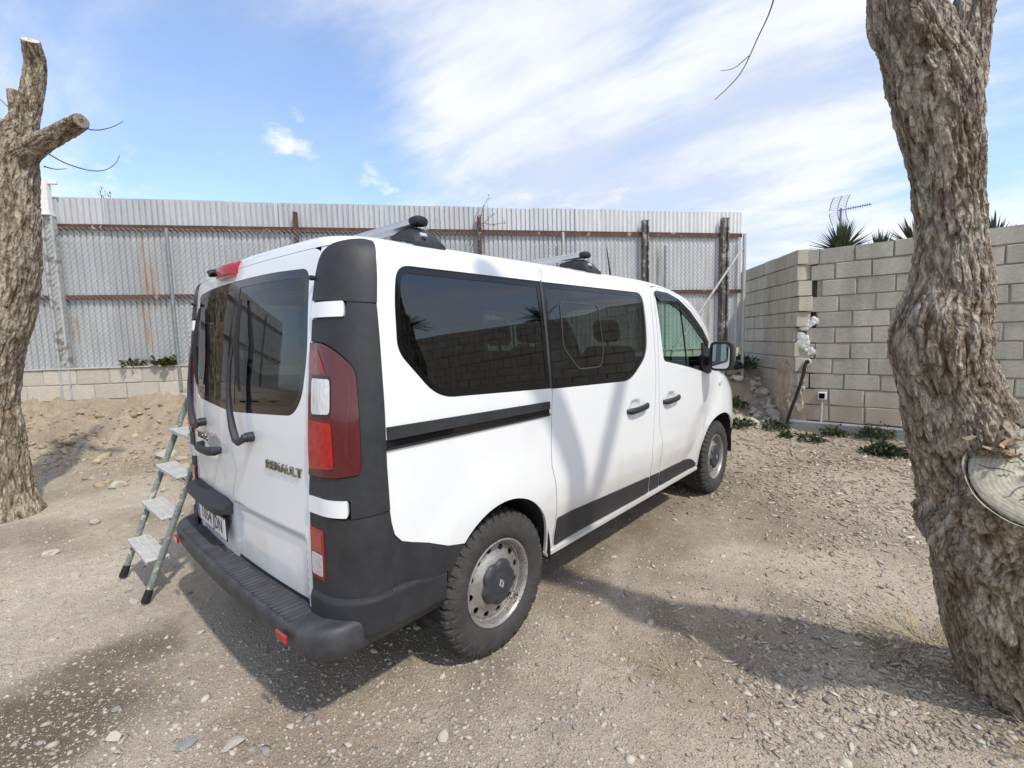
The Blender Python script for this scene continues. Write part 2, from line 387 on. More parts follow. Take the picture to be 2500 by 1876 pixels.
def ct(x, ay, z):
    a, b = corner_range(z); return ((corner_s(x, ay, z)-a)/(b-a), z)
def front_xs(z): w, xr, xf, rf = prof(z); return xf-.425*rf
def FRONT(off=0.):
    a0 = math.asin(.75)
    def f(t, z):
        w, xr, xf, rf = prof(z); sg = 1 if t > 0 else -1; a = abs(t)
        if a > .5:
            k = (a-.5)*2; ph = PI/2-(PI/2-a0)*k
            return (xf-rf*1.7*(1-math.sin(ph))+off, sg*(w-rf+rf*math.cos(ph)+off*.3), z)
        return (xf+off, sg*(w-rf)*a/.5, z)
    return f

# ------------------------------------------------------------------ curved sheet patches
def resample(P, res):
    out = []
    for (a, b), (c, d) in zip(P, P[1:]+P[:1]):
        n = max(1, int(math.hypot(c-a, d-b)/res+.5))
        out += [(a+(c-a)*k/n, b+(d-b)*k/n) for k in range(n)]
    return out
def rounded(P, r, n=4):
    """round the corners of a polygon; r a number or one radius per corner"""
    out = []; m = len(P); R = r if isinstance(r, (list, tuple)) else [r]*m
    for i in range(m):
        p, a, b = Vector(P[i]), Vector(P[i-1]), Vector(P[(i+1) % m])
        la, lb = (a-p).length, (b-p).length; q = min(R[i], la*.48, lb*.48)
        if q < 1e-4: out.append(tuple(p)); continue
        s, e = p+(a-p)*q/la, p+(b-p)*q/lb
        for k in range(n+1):
            t = k/n; v = s*(1-t)**2+p*2*t*(1-t)+e*t*t; out.append(tuple(v))
    return out
def pip(X, P):
    P = np.asarray(P); x, y = X[:, 0], X[:, 1]; ins = np.zeros(len(X), bool)
    x0, y0 = P[:, 0], P[:, 1]; x1, y1 = np.roll(x0, -1), np.roll(y0, -1)
    for a, b, c, d in zip(x0, y0, x1, y1):
        if b == d: continue
        m = ((b > y) != (d > y)) & (x < (c-a)*(y-b)/(d-b)+a); ins ^= m
    return ins
def offset_poly(P, d):
    P = [Vector(p) for p in P]; n = len(P); A = sum(P[i].x*P[(i+1) % n].y-P[(i+1) % n].x*P[i].y for i in range(n)); sg = 1 if A > 0 else -1; out = []
    for i in range(n):
        e1 = (P[i]-P[i-1]); e2 = (P[(i+1) % n]-P[i])
        n1 = Vector((e1.y, -e1.x)); n2 = Vector((e2.y, -e2.x))
        if n1.length < 1e-9 or n2.length < 1e-9: out.append(tuple(P[i])); continue
        n1.normalize(); n2.normalize(); b = n1+n2
        if b.length < .2: b = n1*1.0
        else: b = b/b.length_squared*2
        if b.length > 2: b = b.normalized()*2
        out.append(tuple(P[i]+b*d*sg))
    return out
CEN = Vector((2.4, 0, 1.0))
def patch_data(outer, fmap, holes=(), res=.03, lip=.012, asp=(1, 1), center=CEN, hole_lip=None):
    loops = [resample(list(outer), res)]+[resample(list(h), res) for h in holes]
    pts = []; edges = []; al = []
    for L in loops:
        b = len(pts); pts += L; n = len(L); edges += [(b+i, b+(i+1) % n) for i in range(n)]
    A = np.array(pts); lo, hi = A.min(0), A.max(0)
    gx = np.arange(lo[0]+res*.5, hi[0], res); gy = np.arange(lo[1]+res*.5, hi[1], res*.93)
    if len(gx) and len(gy):
        G = np.array([(x+(res*.5 if j % 2 else 0), y) for j, y in enumerate(gy) for x in gx])
        ins = pip(G, loops[0])
        for h in loops[1:]: ins &= ~pip(G, h)
        G = G[ins]
        if len(G):
            dmin = np.full(len(G), 9.)
            for p in A: dmin = np.minimum(dmin, (G[:, 0]-p[0])**2+(G[:, 1]-p[1])**2)
            G = G[dmin > (res*.55)**2]; pts = pts+[tuple(g) for g in G]
    r = delaunay_2d_cdt([Vector(p) for p in pts], edges, [], 0, 1e-6)
    v2 = [tuple(v) for v in r[0]]; tri = [f for f in r[2]]
    cen = np.array([[sum(v2[i][k] for i in f)/3 for k in (0, 1)] for f in tri])
    ins = pip(cen, loops[0])
    for h in loops[1:]: ins &= ~pip(cen, h)
    tri = [f for f, k in zip(tri, ins) if k]
    e = 1.2e-3
    def nrm(u, v):
        p = Vector(fmap(u, v)); du = Vector(fmap(u+e, v))-Vector(fmap(u-e, v)); dv = Vector(fmap(u, v+e))-Vector(fmap(u, v-e)); n = du.cross(dv)
        if n.length < 1e-12: n = p-center
        n.normalize()
        if n.dot(p-center) < 0: n = -n
        return p, n
    V = []; NN = []
    for u, v in v2:
        p, n = nrm(u, v); V.append(p); NN.append(n)
    F = []
    for f in tri:
        a, b, c = f; fn = (V[b]-V[a]).cross(V[c]-V[a]); F.append(tuple(f) if fn.dot(NN[a]+NN[b]+NN[c]) > 0 else (f[0], f[2], f[1]))
    nsurf = len(F)
    for li, L in enumerate(loops):
        lp = lip if li == 0 or hole_lip is None else hole_lip
        if not lp: continue
        n = len(L); sg = sum(L[i][0]*L[(i+1) % n][1]-L[(i+1) % n][0]*L[i][1] for i in range(n)); sg = (1 if sg > 0 else -1)*(1 if li == 0 else -1)
        pn = [nrm(u, v) for u, v in L]
        for i in range(n):
            j = (i+1) % n; (p, a), (q, b) = pn[i], pn[j]
            du, dv = L[j][0]-L[i][0], L[j][1]-L[i][1]; l = math.hypot(du, dv) or 1; mu, mv = (L[i][0]+L[j][0])/2, (L[i][1]+L[j][1])/2
            od = Vector(fmap(mu+dv/l*sg*2e-3, mv-du/l*sg*2e-3))-Vector(fmap(mu, mv))
            bq = len(V); V += [p, q, q-b*lp, p-a*lp]; fn = (q-p).cross(q-b*lp-p)
            if fn.length < 1e-12: fn = a.copy()
            fn.normalize()
            ok = fn.dot(od) > 0; F.append((bq, bq+1, bq+2, bq+3) if ok else (bq+3, bq+2, bq+1, bq)); NN += [fn if ok else -fn]*4
    return V, F, NN
def patch(name, outer, fmap, m, parent, holes=(), res=.03, lip=.012, hole_lip=None, **tags):
    V, F, NN = patch_data(outer, fmap, holes, res, lip, hole_lip=hole_lip)
    me = mesh(name, V, F, m, True); me.normals_split_custom_set_from_vertices([tuple(n) for n in NN])
    o = link(bpy.data.objects.new(name, me)); adopt(o, parent)
    for k, v in tags.items(): o[k] = v
    return o
def join_patches(name, plist, m, parent, **tags):
    V, F, NN = [], [], []
    for a in plist:
        v, f, n = patch_data(*a[0], **a[1]); b = len(V); V += v; NN += n; F += [tuple(i+b for i in q) for q in f]
    me = mesh(name, V, F, m, True); me.normals_split_custom_set_from_vertices([tuple(n) for n in NN])
    o = link(bpy.data.objects.new(name, me)); adopt(o, parent)
    for k, v in tags.items(): o[k] = v
    return o
def arc(cx, cz, rx, rz, a0, a1, n=20):
    return [(cx+rx*math.cos(math.radians(a0+(a1-a0)*k/n)), cz+rz*math.sin(math.radians(a0+(a1-a0)*k/n))) for k in range(n+1)]

# ================================================================== ground
FN = Vector((-.6157, -.7880, 0)); FD = Vector((.7880, -.6157, 0)); FP = Vector((.714, 6.314, 0))     # fence: normal to the camera, run, origin
def FL(s, o, z): return FP+FD*s+FN*o+Vector((0, 0, z))
def ground_h(x, y):
    x = np.asarray(x, float); y = np.asarray(y, float)
    d = (x-FP.x)*FN.x+(y-FP.y)*FN.y; sl = (x-FP.x)*FD.x+(y-FP.y)*FD.y
    k = 1+np.clip((sl-5.0)/3.5, 0, 1.3)
    dd = d*k+.13*fbm(x*2.2, y*2.2, 0, 4, 5)*np.clip(d*3, .2, 1)
    b = np.interp(dd, [-50, -.3, .14, .20, .36, .58, .68, 1.0, 1.7, 2.6, 3.8, 60], [.86, .86, .85, .66, .62, .56, .40, .30, .17, .07, .0, .0])
    rough = np.clip(b*2.2, 0, 1)*np.clip(1.9-dd, 0, 1)
    rg = 1-np.abs(fbm(sl*1.7, d*4.2, 2, 4, 12))*2.6
    h = -.02+b+rough*(.085*fbm(x*6, y*6, 1, 5, 9)+.12*rg+.03*np.sign(fbm(x*9, y*9, 3, 3, 15))*np.abs(fbm(x*9, y*9, 3, 3, 15))**.5)
    h = h-.15*np.exp(-((d-.19)/.06)**2)*np.clip(.35+1.4*fbm(sl*1.3, 0*sl, 4, 2, 19), 0, 1)
    h = h+.022*fbm(x*.9, y*.9, 0, 3, 2)*np.clip((np.hypot(x-.9, y+.2)-.6), .1, 1)+.008*fbm(x*4, y*4, 0, 3, 3)+.0035*fbm(x*17, y*17, 0, 3, 4)
    for gx, gy in ((2.06, -2.84), (-.56, 3.68)):
        r = np.hypot(x-gx, y-gy); h = h+.05*np.exp(-(r/.42)**2)
    return h
def axis(lo, hi, st, far):
    a = list(np.arange(lo, hi+1e-6, st)); g = st; x = hi
    while x < far: g *= 1.35; x += g; a.append(x)
    g = st; x = lo; b = []
    while x > -far: g *= 1.35; x -= g; b.append(x)
    return np.array(b[::-1]+a)
def grid_mesh(name, gx, gy, hf, m):
    X, Y = np.meshgrid(gx, gy, indexing='xy'); Z = hf(X, Y); nx, ny = len(gx), len(gy)
    V = np.stack([X, Y, Z], -1).reshape(-1, 3); i = np.arange(nx*ny).reshape(ny, nx)
    q = np.stack([i[:-1, :-1], i[:-1, 1:], i[1:, 1:], i[1:, :-1]], -1).reshape(-1, 4)
    me = bpy.data.meshes.new(name); me.vertices.add(len(V)); me.vertices.foreach_set('co', V.ravel()); me.loops.add(q.size); me.loops.foreach_set('vertex_index', q.ravel())
    me.polygons.add(len(q)); me.polygons.foreach_set('loop_start', np.arange(0, q.size, 4)); me.polygons.foreach_set('use_smooth', np.ones(len(q), bool)); me.update(); me.validate()
    me.materials.append(m); return me, V
def vcol(me, name, C):
    a = me.color_attributes.new(name, 'FLOAT_COLOR', 'POINT'); n = len(C); D = np.ones((n, 4)); D[:, :C.shape[1]] = C; a.data.foreach_set('color', D.ravel())
# soil: dusty tan, with dark soil patches, the tree trunk's shadow painted among them, and trodden pale lanes carried as soil tone
def soil_and_shadow_tone(x, y):
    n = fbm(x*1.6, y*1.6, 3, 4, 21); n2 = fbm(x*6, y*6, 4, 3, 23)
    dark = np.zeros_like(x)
    for cx, cy, rx, ry, an, w in ((-.66, .30, .50, .30, -.5, 1.0), (-.38, .52, .42, .22, .3, .95), (-.15, .66, .22, .12, .3, .5), (2.14, -2.40, .34, .20, .6, 1.0), (2.0, -2.62, .36, .22, .3, .8), (2.26, -1.45, .35, .12, 1.9, .3), (1.74, -1.44, .26, .10, .6, .55),  # spots between right tree and van repeat the trunk's cast shadow in colour
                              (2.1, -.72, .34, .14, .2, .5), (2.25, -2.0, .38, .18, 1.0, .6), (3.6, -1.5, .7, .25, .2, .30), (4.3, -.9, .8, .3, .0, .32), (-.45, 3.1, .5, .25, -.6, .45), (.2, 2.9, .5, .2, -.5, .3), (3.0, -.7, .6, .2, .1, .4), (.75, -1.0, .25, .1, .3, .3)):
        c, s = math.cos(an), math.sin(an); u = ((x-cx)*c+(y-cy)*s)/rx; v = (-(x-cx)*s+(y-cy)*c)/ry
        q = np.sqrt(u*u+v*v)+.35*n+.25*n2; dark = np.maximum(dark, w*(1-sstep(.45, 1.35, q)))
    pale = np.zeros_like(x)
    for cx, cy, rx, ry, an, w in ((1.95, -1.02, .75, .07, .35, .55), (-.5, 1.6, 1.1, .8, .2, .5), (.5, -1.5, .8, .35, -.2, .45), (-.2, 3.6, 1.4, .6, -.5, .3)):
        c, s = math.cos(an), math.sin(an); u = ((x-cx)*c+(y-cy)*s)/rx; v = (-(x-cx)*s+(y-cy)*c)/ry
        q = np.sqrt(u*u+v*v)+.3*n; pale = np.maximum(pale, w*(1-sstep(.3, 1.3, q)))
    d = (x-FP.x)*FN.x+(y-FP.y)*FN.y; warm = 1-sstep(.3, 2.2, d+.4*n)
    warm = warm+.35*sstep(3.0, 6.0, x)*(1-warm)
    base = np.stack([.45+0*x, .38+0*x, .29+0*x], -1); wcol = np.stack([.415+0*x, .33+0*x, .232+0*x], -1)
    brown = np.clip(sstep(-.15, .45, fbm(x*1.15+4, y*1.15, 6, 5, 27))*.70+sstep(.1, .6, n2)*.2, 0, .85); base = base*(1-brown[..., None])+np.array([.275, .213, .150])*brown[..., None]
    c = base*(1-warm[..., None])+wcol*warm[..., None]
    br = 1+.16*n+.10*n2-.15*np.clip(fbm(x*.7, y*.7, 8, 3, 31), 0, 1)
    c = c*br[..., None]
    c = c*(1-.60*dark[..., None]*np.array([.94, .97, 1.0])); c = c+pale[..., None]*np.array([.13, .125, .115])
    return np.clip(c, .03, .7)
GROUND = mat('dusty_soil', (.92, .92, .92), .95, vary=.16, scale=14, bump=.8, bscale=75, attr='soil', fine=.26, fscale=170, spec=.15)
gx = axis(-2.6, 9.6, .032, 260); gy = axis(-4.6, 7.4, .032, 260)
gme, gV = grid_mesh('ground', gx, gy, ground_h, GROUND); vcol(gme, 'soil', soil_and_shadow_tone(gV[:, 0], gV[:, 1]))
def grit(m):
    N = m.node_tree.nodes; L = m.node_tree.links; p = N['Principled BSDF']; src = p.inputs['Base Color'].links[0].from_socket
    ge = N.new('ShaderNodeNewGeometry'); c = src; hsum = None
    for sc, lo_, hi_, col_, w in ((62., .16, .24, (.50, .455, .375), .75), (150., .20, .32, (.47, .42, .34), .6), (95., .14, .22, (.15, .12, .09), .5)):
        mp = N.new('ShaderNodeMapping'); L.new(ge.outputs['Position'], mp.inputs[0]); mp.inputs['Location'].default_value = (sc, sc*.3, 0)
        vo = N.new('ShaderNodeTexVoronoi'); L.new(mp.outputs[0], vo.inputs['Vector']); vo.inputs['Scale'].default_value = sc
        sh = N.new('ShaderNodeSeparateColor'); L.new(vo.outputs['Color'], sh.inputs[0])
        th = N.new('ShaderNodeMapRange'); L.new(sh.outputs[0], th.inputs[0]); th.inputs[1].default_value = .62; th.inputs[2].default_value = .66
        r = N.new('ShaderNodeMapRange'); L.new(vo.outputs['Distance'], r.inputs[0]); r.inputs[1].default_value = hi_+.12; r.inputs[2].default_value = lo_+.06
        f = N.new('ShaderNodeMath'); f.operation = 'MULTIPLY'; L.new(r.outputs[0], f.inputs[0]); L.new(th.outputs[0], f.inputs[1])
        g_ = N.new('ShaderNodeMath'); g_.operation = 'MULTIPLY'; L.new(f.outputs[0], g_.inputs[0]); g_.inputs[1].default_value = w
        mx = N.new('ShaderNodeMix'); mx.data_type = 'RGBA'; L.new(g_.outputs[0], mx.inputs[0]); L.new(c, mx.inputs[6]); mx.inputs[7].default_value = col_+(1,); c = mx.outputs[2]
        if hsum is None: hsum = f.outputs[0]
        else:
            a = N.new('ShaderNodeMath'); a.operation = 'ADD'; L.new(hsum, a.inputs[0]); L.new(f.outputs[0], a.inputs[1]); hsum = a.outputs[0]
    L.new(c, p.inputs['Base Color'])
    b = N.new('ShaderNodeBump'); b.inputs['Strength'].default_value = .7; b.inputs['Distance'].default_value = .006; L.new(hsum, b.inputs['Height']); L.new(p.inputs['Normal'].links[0].from_socket, b.inputs['Normal']); L.new(b.outputs[0], p.inputs['Normal'])
grit(GROUND)
g = link(bpy.data.objects.new('ground', gme)); g['kind'] = 'structure'; g['label'] = 'bare tan gravelly earth yard rising to a bank at the fence'

# ------------------------------------------------------------------ loose stones
def ico(sub=0):
    t = (1+5**.5)/2; V = [(-1, t, 0), (1, t, 0), (-1, -t, 0), (1, -t, 0), (0, -1, t), (0, 1, t), (0, -1, -t), (0, 1, -t), (t, 0, -1), (t, 0, 1), (-t, 0, -1), (-t, 0, 1)]
    F = [(0, 11, 5), (0, 5, 1), (0, 1, 7), (0, 7, 10), (0, 10, 11), (1, 5, 9), (5, 11, 4), (11, 10, 2), (10, 7, 6), (7, 1, 8), (3, 9, 4), (3, 4, 2), (3, 2, 6), (3, 6, 8), (3, 8, 9), (4, 9, 5), (2, 4, 11), (6, 2, 10), (8, 6, 7), (9, 8, 1)]
    V = [Vector(v).normalized() for v in V]
    for _ in range(sub):
        cache = {}; NF = []
        def mid(a, b):
            k = (min(a, b), max(a, b))
            if k not in cache: cache[k] = len(V); V.append((V[a]+V[b]).normalized())
            return cache[k]
        for a, b, c in F:
            ab, bc, ca = mid(a, b), mid(b, c), mid(c, a); NF += [(a, ab, ca), (b, bc, ab), (c, ca, bc), (ab, bc, ca)]
        F = NF
    return np.array([tuple(v) for v in V]), np.array(F)
def stone_shape(seed, sub=0, amp=.35):
    V, F = ico(sub); r = np.random.default_rng(seed)
    n = 1+amp*noise3(V[:, 0]*1.1+seed*3.7, V[:, 1]*1.1, V[:, 2]*1.1, seed)
    V = V*n[:, None]
    for _ in range(5):                                           # broken facets
        d = r.normal(size=3); d /= np.linalg.norm(d); k = r.uniform(.55, .85); q = V@d; V = V-np.outer(np.clip(q-k, 0, None), d)
    return V*np.array([1, r.uniform(.6, .95), r.uniform(.45, .75)]), F
def scatter(name, P, size, shapes, cols, m, sink=.42, flat=.85, label=None, cat=None):
    n = len(P); VV = []; FF = []; CC = []; b = 0
    A = RNG.uniform(0, 2*PI, n); T = RNG.normal(0, .22, (n, 2)); K = RNG.integers(0, len(shapes), n)
    for k, (V, F) in enumerate(shapes):
        idx = np.where(K == k)[0]
        if not len(idx): continue
        c, s = np.cos(A[idx]), np.sin(A[idx]); W3 = V[None]*size[idx][:, None, None]*np.array([1, 1, flat])
        x = W3[..., 0]*c[:, None]-W3[..., 1]*s[:, None]; y = W3[..., 0]*s[:, None]+W3[..., 1]*c[:, None]; z = W3[..., 2]+x*T[idx, :1]+y*T[idx, 1:]
        q = np.stack([x+P[idx, 0:1], y+P[idx, 1:2], z+P[idx, 2:3]+(size[idx]*flat*(.45-sink))[:, None]], -1)
        VV.append(q.reshape(-1, 3)); FF.append((F[None]+(np.arange(len(idx))*len(V))[:, None, None]).reshape(-1, 3)+b); CC.append(np.repeat(cols[idx], len(V), 0)); b += len(idx)*len(V)
    V = np.concatenate(VV); F = np.concatenate(FF); C = np.concatenate(CC)
    me = bpy.data.meshes.new(name); me.vertices.add(len(V)); me.vertices.foreach_set('co', V.ravel()); me.loops.add(F.size); me.loops.foreach_set('vertex_index', F.ravel())
    me.polygons.add(len(F)); me.polygons.foreach_set('loop_start', np.arange(0, F.size, 3)); me.update(); me.validate(); me.materials.append(m); vcol(me, 'tone', C)
    o = link(bpy.data.objects.new(name, me)); o['kind'] = 'stuff'
    if label: o['label'] = label
    if cat: o['category'] = cat
    return o
STONE = mat('limestone', (.95, .95, .95), .9, vary=.12, scale=40, attr='tone', bump=.3, bscale=90, spec=.2)
shapes = [stone_shape(i) for i in range(9)]
def in_view(x, y, mx=.06):
    dx, dy, dz = x-CP.x, y-CP.y, -CP.z; d = dx*CF.x+dy*CF.y+dz*CF.z
    return (d > .3), (dx*CR.x+dy*CR.y+dz*CR.z)/np.maximum(d, .01), d
def gravel_points(n, lo, hi, dens):
    out = []
    while sum(len(o) for o in out) < n:
        d = np.exp(RNG.uniform(math.log(lo), math.log(hi), n)); t = RNG.uniform(-1.35, 1.35, n)
        x = CP.x+d*.745+t*d*.667; y = CP.y+d*.667-t*d*.745
        k = RNG.uniform(0, 1, n) < dens(x, y); out.append(np.stack([x[k], y[k]], -1))
    return np.concatenate(out)[:n]
def dens(x, y):
    n = fbm(x*1.3, y*1.3, 5, 3, 41); a = np.clip(.36+.9*n, .07, 1)
    for cx, cy, r, w in ((-.25, -.3, .55, 1.0), (0.0, -.75, .6, .6), (1.5, -1.2, .8, .35), (-.5, 1.0, .7, .3), (.6, -1.3, .5, .4), (4.5, -1.8, 2.0, .55), (6.2, -1.3, 1.5, .6), (-.2, 2.4, .7, .35)): a = a+w*np.exp(-((x-cx)**2+(y-cy)**2)/r**2)
    d = (x-FP.x)*FN.x+(y-FP.y)*FN.y
    return np.clip(a, 0, 1)*(d > .25)*(x < 7.7)
P = gravel_points(26000, .95, 8.5, dens)
size = np.exp(RNG.normal(math.log(.0058), .55, len(P))); size = np.clip(size, .0028, .030)
Z = ground_h(P[:, 0], P[:, 1]); tone = np.array([.45, .405, .335])[None]*(1+RNG.normal(0, .17, (len(P), 1)))*(1+RNG.normal(0, .018, (len(P), 3)))
gk = RNG.uniform(0, 1, len(P)) < .04; tone[gk] = np.array([.30, .29, .28])*(1+RNG.normal(0, .15, (gk.sum(), 1)))
P2 = gravel_points(26000, .95, 4.6, lambda x, y: np.clip(.35+.5*dens(x, y), 0, 1)); size2 = np.clip(np.exp(RNG.normal(math.log(.0029), .35, len(P2))), .0016, .006); tone2 = np.array([.42, .37, .30])[None]*(1+RNG.normal(0, .2, (len(P2), 1)))
P = np.concatenate([P, P2]); Z = np.concatenate([Z, ground_h(P2[:, 0], P2[:, 1])]); size = np.concatenate([size, size2]); tone = np.concatenate([tone, tone2])
scatter('gravel', np.column_stack([P, Z]), size, shapes, np.clip(tone, .06, .68), STONE, label='loose pale limestone gravel strewn over the bare yard', cat='gravel')
# fallen leaf and bark litter towards the block wall and around the right tree
def dens2(x, y):
    n = fbm(x*1.5, y*1.5, 9, 3, 51); a = sstep(2.6, 4.5, x+.4*n)*sstep(.2, -.9, y+.3*n)*(.6+.5*n)
    a = a+.6*np.exp(-((x-2.1)**2+(y+2.4)**2)/.6)*(.6+n); return np.clip(a, 0, 1)*(x < 7.72)
P = gravel_points(16000, 1.6, 8.6, dens2); size = np.clip(np.exp(RNG.normal(math.log(.0095), .45, len(P))), .004, .03)
tone = np.array([.41, .35, .27])[None]*(1+RNG.normal(0, .22, (len(P), 1)))*(1+RNG.normal(0, .022, (len(P), 3)))
thin = [(v*np.array([1.3, .55, 1]), f) for v, f in shapes]
size = size*(1+.28*np.clip(P[:, 0]-3, 0, 4)); tone = tone*(1+RNG.normal(0, .12, (len(P), 1)))
scatter('leaf_litter', np.column_stack([P, ground_h(P[:, 0], P[:, 1])]), size, thin, np.clip(tone, .05, .6), STONE, flat=.35, sink=.0, label='dry tan leaf and bark litter with chips near the block wall', cat='leaf litter')
def dens3(x, y):
    d = (x-FP.x)*FN.x+(y-FP.y)*FN.y; return np.clip((d > .2)*(1.5-np.abs(d-.8))*.7*(1+fbm(x*2, y*2, 3, 2, 71)), 0, 1)*(x < 3.5)
P = gravel_points(3200, 4.5, 9.5, dens3); size = np.clip(np.exp(RNG.normal(math.log(.020), .6, len(P))), .007, .10); tone = np.array([.42, .335, .235])[None]*(1+RNG.normal(0, .13, (len(P), 1)))*(1+RNG.normal(0, .03, (len(P), 3)))
scatter('earth_clods', np.column_stack([P, ground_h(P[:, 0], P[:, 1])]), size, shapes, np.clip(tone, .05, .6), STONE, label='crumbled warm tan clods and stones on the bank below the fence', cat='clods')
# single bigger stones one can pick out
big_me = []
for i in range(6):
    V, F = stone_shape(100+i, 1, .4); me = mesh('stone', V, F, STONE); vcol(me, 'tone', np.tile(np.array([[.50, .455, .375]])*(1+.1*math.sin(i*2.1)), (len(V), 1))); big_me.append(me)
GREY = mat('grey_stone', (.25, .25, .25), .8, vary=.15, scale=30, bump=.2)
for i, (x, y, r, lab) in enumerate(((-.15, 1.15, .03, 'pale stone lying between the two feet of the stepladder'), (-.43, -.10, .035, 'pale angular stone on the dark soil patch at the lower left'), (-.13, -.49, .040, 'pale lump in the gravel just behind the flat dark grey stone'), (.43, -1.10, .032, 'pale stone on bare dirt straight below the rear wheel'),
        (-.42, 2.5, .06, 'flat pale stone halfway between the stepladder and the left tree'), (-.10, 2.95, .05, 'pale stone on the slope right of the left tree foot'), (.2, 3.9, .08, 'large flat pale stone at the foot of the earth bank'), (.5, 3.4, .05, 'small pale stone below the large flat one at the bank foot'),
        (-.35, 1.9, .04, 'pale stone on the path left of the stepladder feet'), (.02, .45, .025, 'pale stone in the shadow under the rear bumper step'), (2.2, -.85, .028, 'pale stone on the ground beside the sill of the sliding door'), (2.05, -1.75, .03, 'pale stone beside the tree shadow in the middle of the yard'), (.75, 4.5, .11, 'biggest pale boulder on the earth bank under the low wall'))):
    o = link(bpy.data.objects.new('stone', big_me[i % 6])); o.location = (x, y, float(ground_h(x, y))+r*.2); o.scale = (r, r, r); o.rotation_euler = (random.uniform(-.3, .3), random.uniform(-.3, .3), random.uniform(0, 6))
    tag(o, lab, 'stone', 'loose stones on the yard')
V, F = stone_shape(131, 1, .2); o = obj('stone', V*np.array([.042, .042, .012])+np.array([-.25, -.35, float(ground_h(-.25, -.35))+.006]), F, GREY)
tag(o, 'flat dark grey stone among pale gravel behind the van', 'stone')

# ================================================================== van
van = thing('van', 'white passenger van with black plastic corners, rear doors towards us', 'van', (2.5, 0, -.02))
Q_OUT = [(.327, .905), (.326, 1.07), (.334, 1.3), (.343, 1.68), (.365, 1.85), (.379, 1.905), (1.376, 1.905), (1.372, 1.87), (1.354, 1.842), (1.345, 1.834)]
W1 = [(1.345, 1.833), (.447, 1.836), (.420, 1.70), (.412, 1.50), (.592, 1.300), (1.366, 1.266)]
W1R = rounded(W1, [0, .09, .3, .05, .09, 0], 6)
W1R = [p for p in W1R]
SEAM1 = [(1.372, 1.245), (1.357, 1.126), (1.340, .938), (1.343, .848), (1.375, .734), (1.391, .622), (1.407, .521), (1.411, .336)]
ARCH_R = [(1.350, .336)]+arc(.968, .36, .385, .402, -2, 135, 26)
QLOW = [(.60, .668), (.50, .715), (.42, .745), (.375, .765), (.345, .80), (.333, .85)]
Q_POLY = Q_OUT+W1R[1:]+SEAM1+ARCH_R+QLOW
W2 = [(1.374, 1.262), (2.262, 1.232), (2.520, 1.392), (2.531, 1.60), (2.510, 1.835), (1.361, 1.833)]
W2R = rounded(W2, [0, .10, .10, .3, .09, 0], 6)
SL_F = [(2.634, 1.905), (2.632, 1.693), (2.640, 1.396), (2.632, 1.198), (2.601, .95), (2.584, .85), (2.574, .70), (2.600, .56), (2.613, .489), (2.655, .34)]
SL_R = [(1.418, .345), (1.413, .521), (1.397, .622), (1.381, .734), (1.349, .848), (1.346, .938), (1.363, 1.126), (1.379, 1.245)]
SL_POLY = [(1.383, 1.905)]+SL_F+SL_R+W2R+[(1.362, 1.845), (1.378, 1.87)]
BP_POLY = [(2.640, 1.905), (2.638, 1.693), (2.646, 1.396), (2.638, 1.198), (2.607, .95), (2.590, .85), (2.580, .70), (2.606, .56), (2.620, .489), (2.662, .34), (2.826, .335), (2.783, .468), (2.739, .61), (2.746, .703), (2.686, .849), (2.679, 1.034), (2.683, 1.092), (2.698, 1.495), (2.686, 1.905)]
FD_REAR = [(2.835, .335), (2.789, .468), (2.745, .61), (2.752, .703), (2.692, .849), (2.685, 1.034), (2.689, 1.092), (2.704, 1.495), (2.693, 1.885)]
FD_TOP = [(2.76, 1.893), (2.93, 1.883), (3.12, 1.843), (3.36, 1.752), (3.62, 1.60), (3.86, 1.390)]
FD_FRONT = [(3.815, 1.19), (3.755, .98), (3.690, .75), (3.645, .55), (3.612, .40), (3.605, .335)]
FD_POLY = FD_REAR+FD_TOP+FD_FRONT
FDW = rounded([(2.712, 1.836), (2.93, 1.842), (3.10, 1.802), (3.325, 1.708), (3.57, 1.557), (3.80, 1.370), (3.775, 1.185), (3.69, 1.178), (3.26, 1.264), (2.785, 1.336)], [.035, .1, .1, .1, .1, .02, .02, .04, .3, .04], 4)
xs = lambda z: front_xs(z)
FE_POLY = [(2.694, 1.905)]+[(2.70, 1.895)]+[(x+.005, z+.007) for x, z in FD_TOP]+[(x+.007, z) for x, z in FD_FRONT]+[(3.62, .335)]+arc(4.066, .36, .440, .41, 182, 14, 26)+[(4.52, .42), (xs(.42), .42)]+[(xs(z), z) for z in (.5, .62, .8, .9, .95, 1.0, 1.05, 1.1, 1.13, 1.16, 1.2, 1.25, 1.3, 1.4, 1.5, 1.6, 1.7, 1.8, 1.85, 1.88, 1.9)]+[(xs(1.905), 1.905)]
SILL = [(1.36, .330), (1.418, .339), (2.66, .334), (3.60, .329), (3.60, .306), (1.36, .314)]
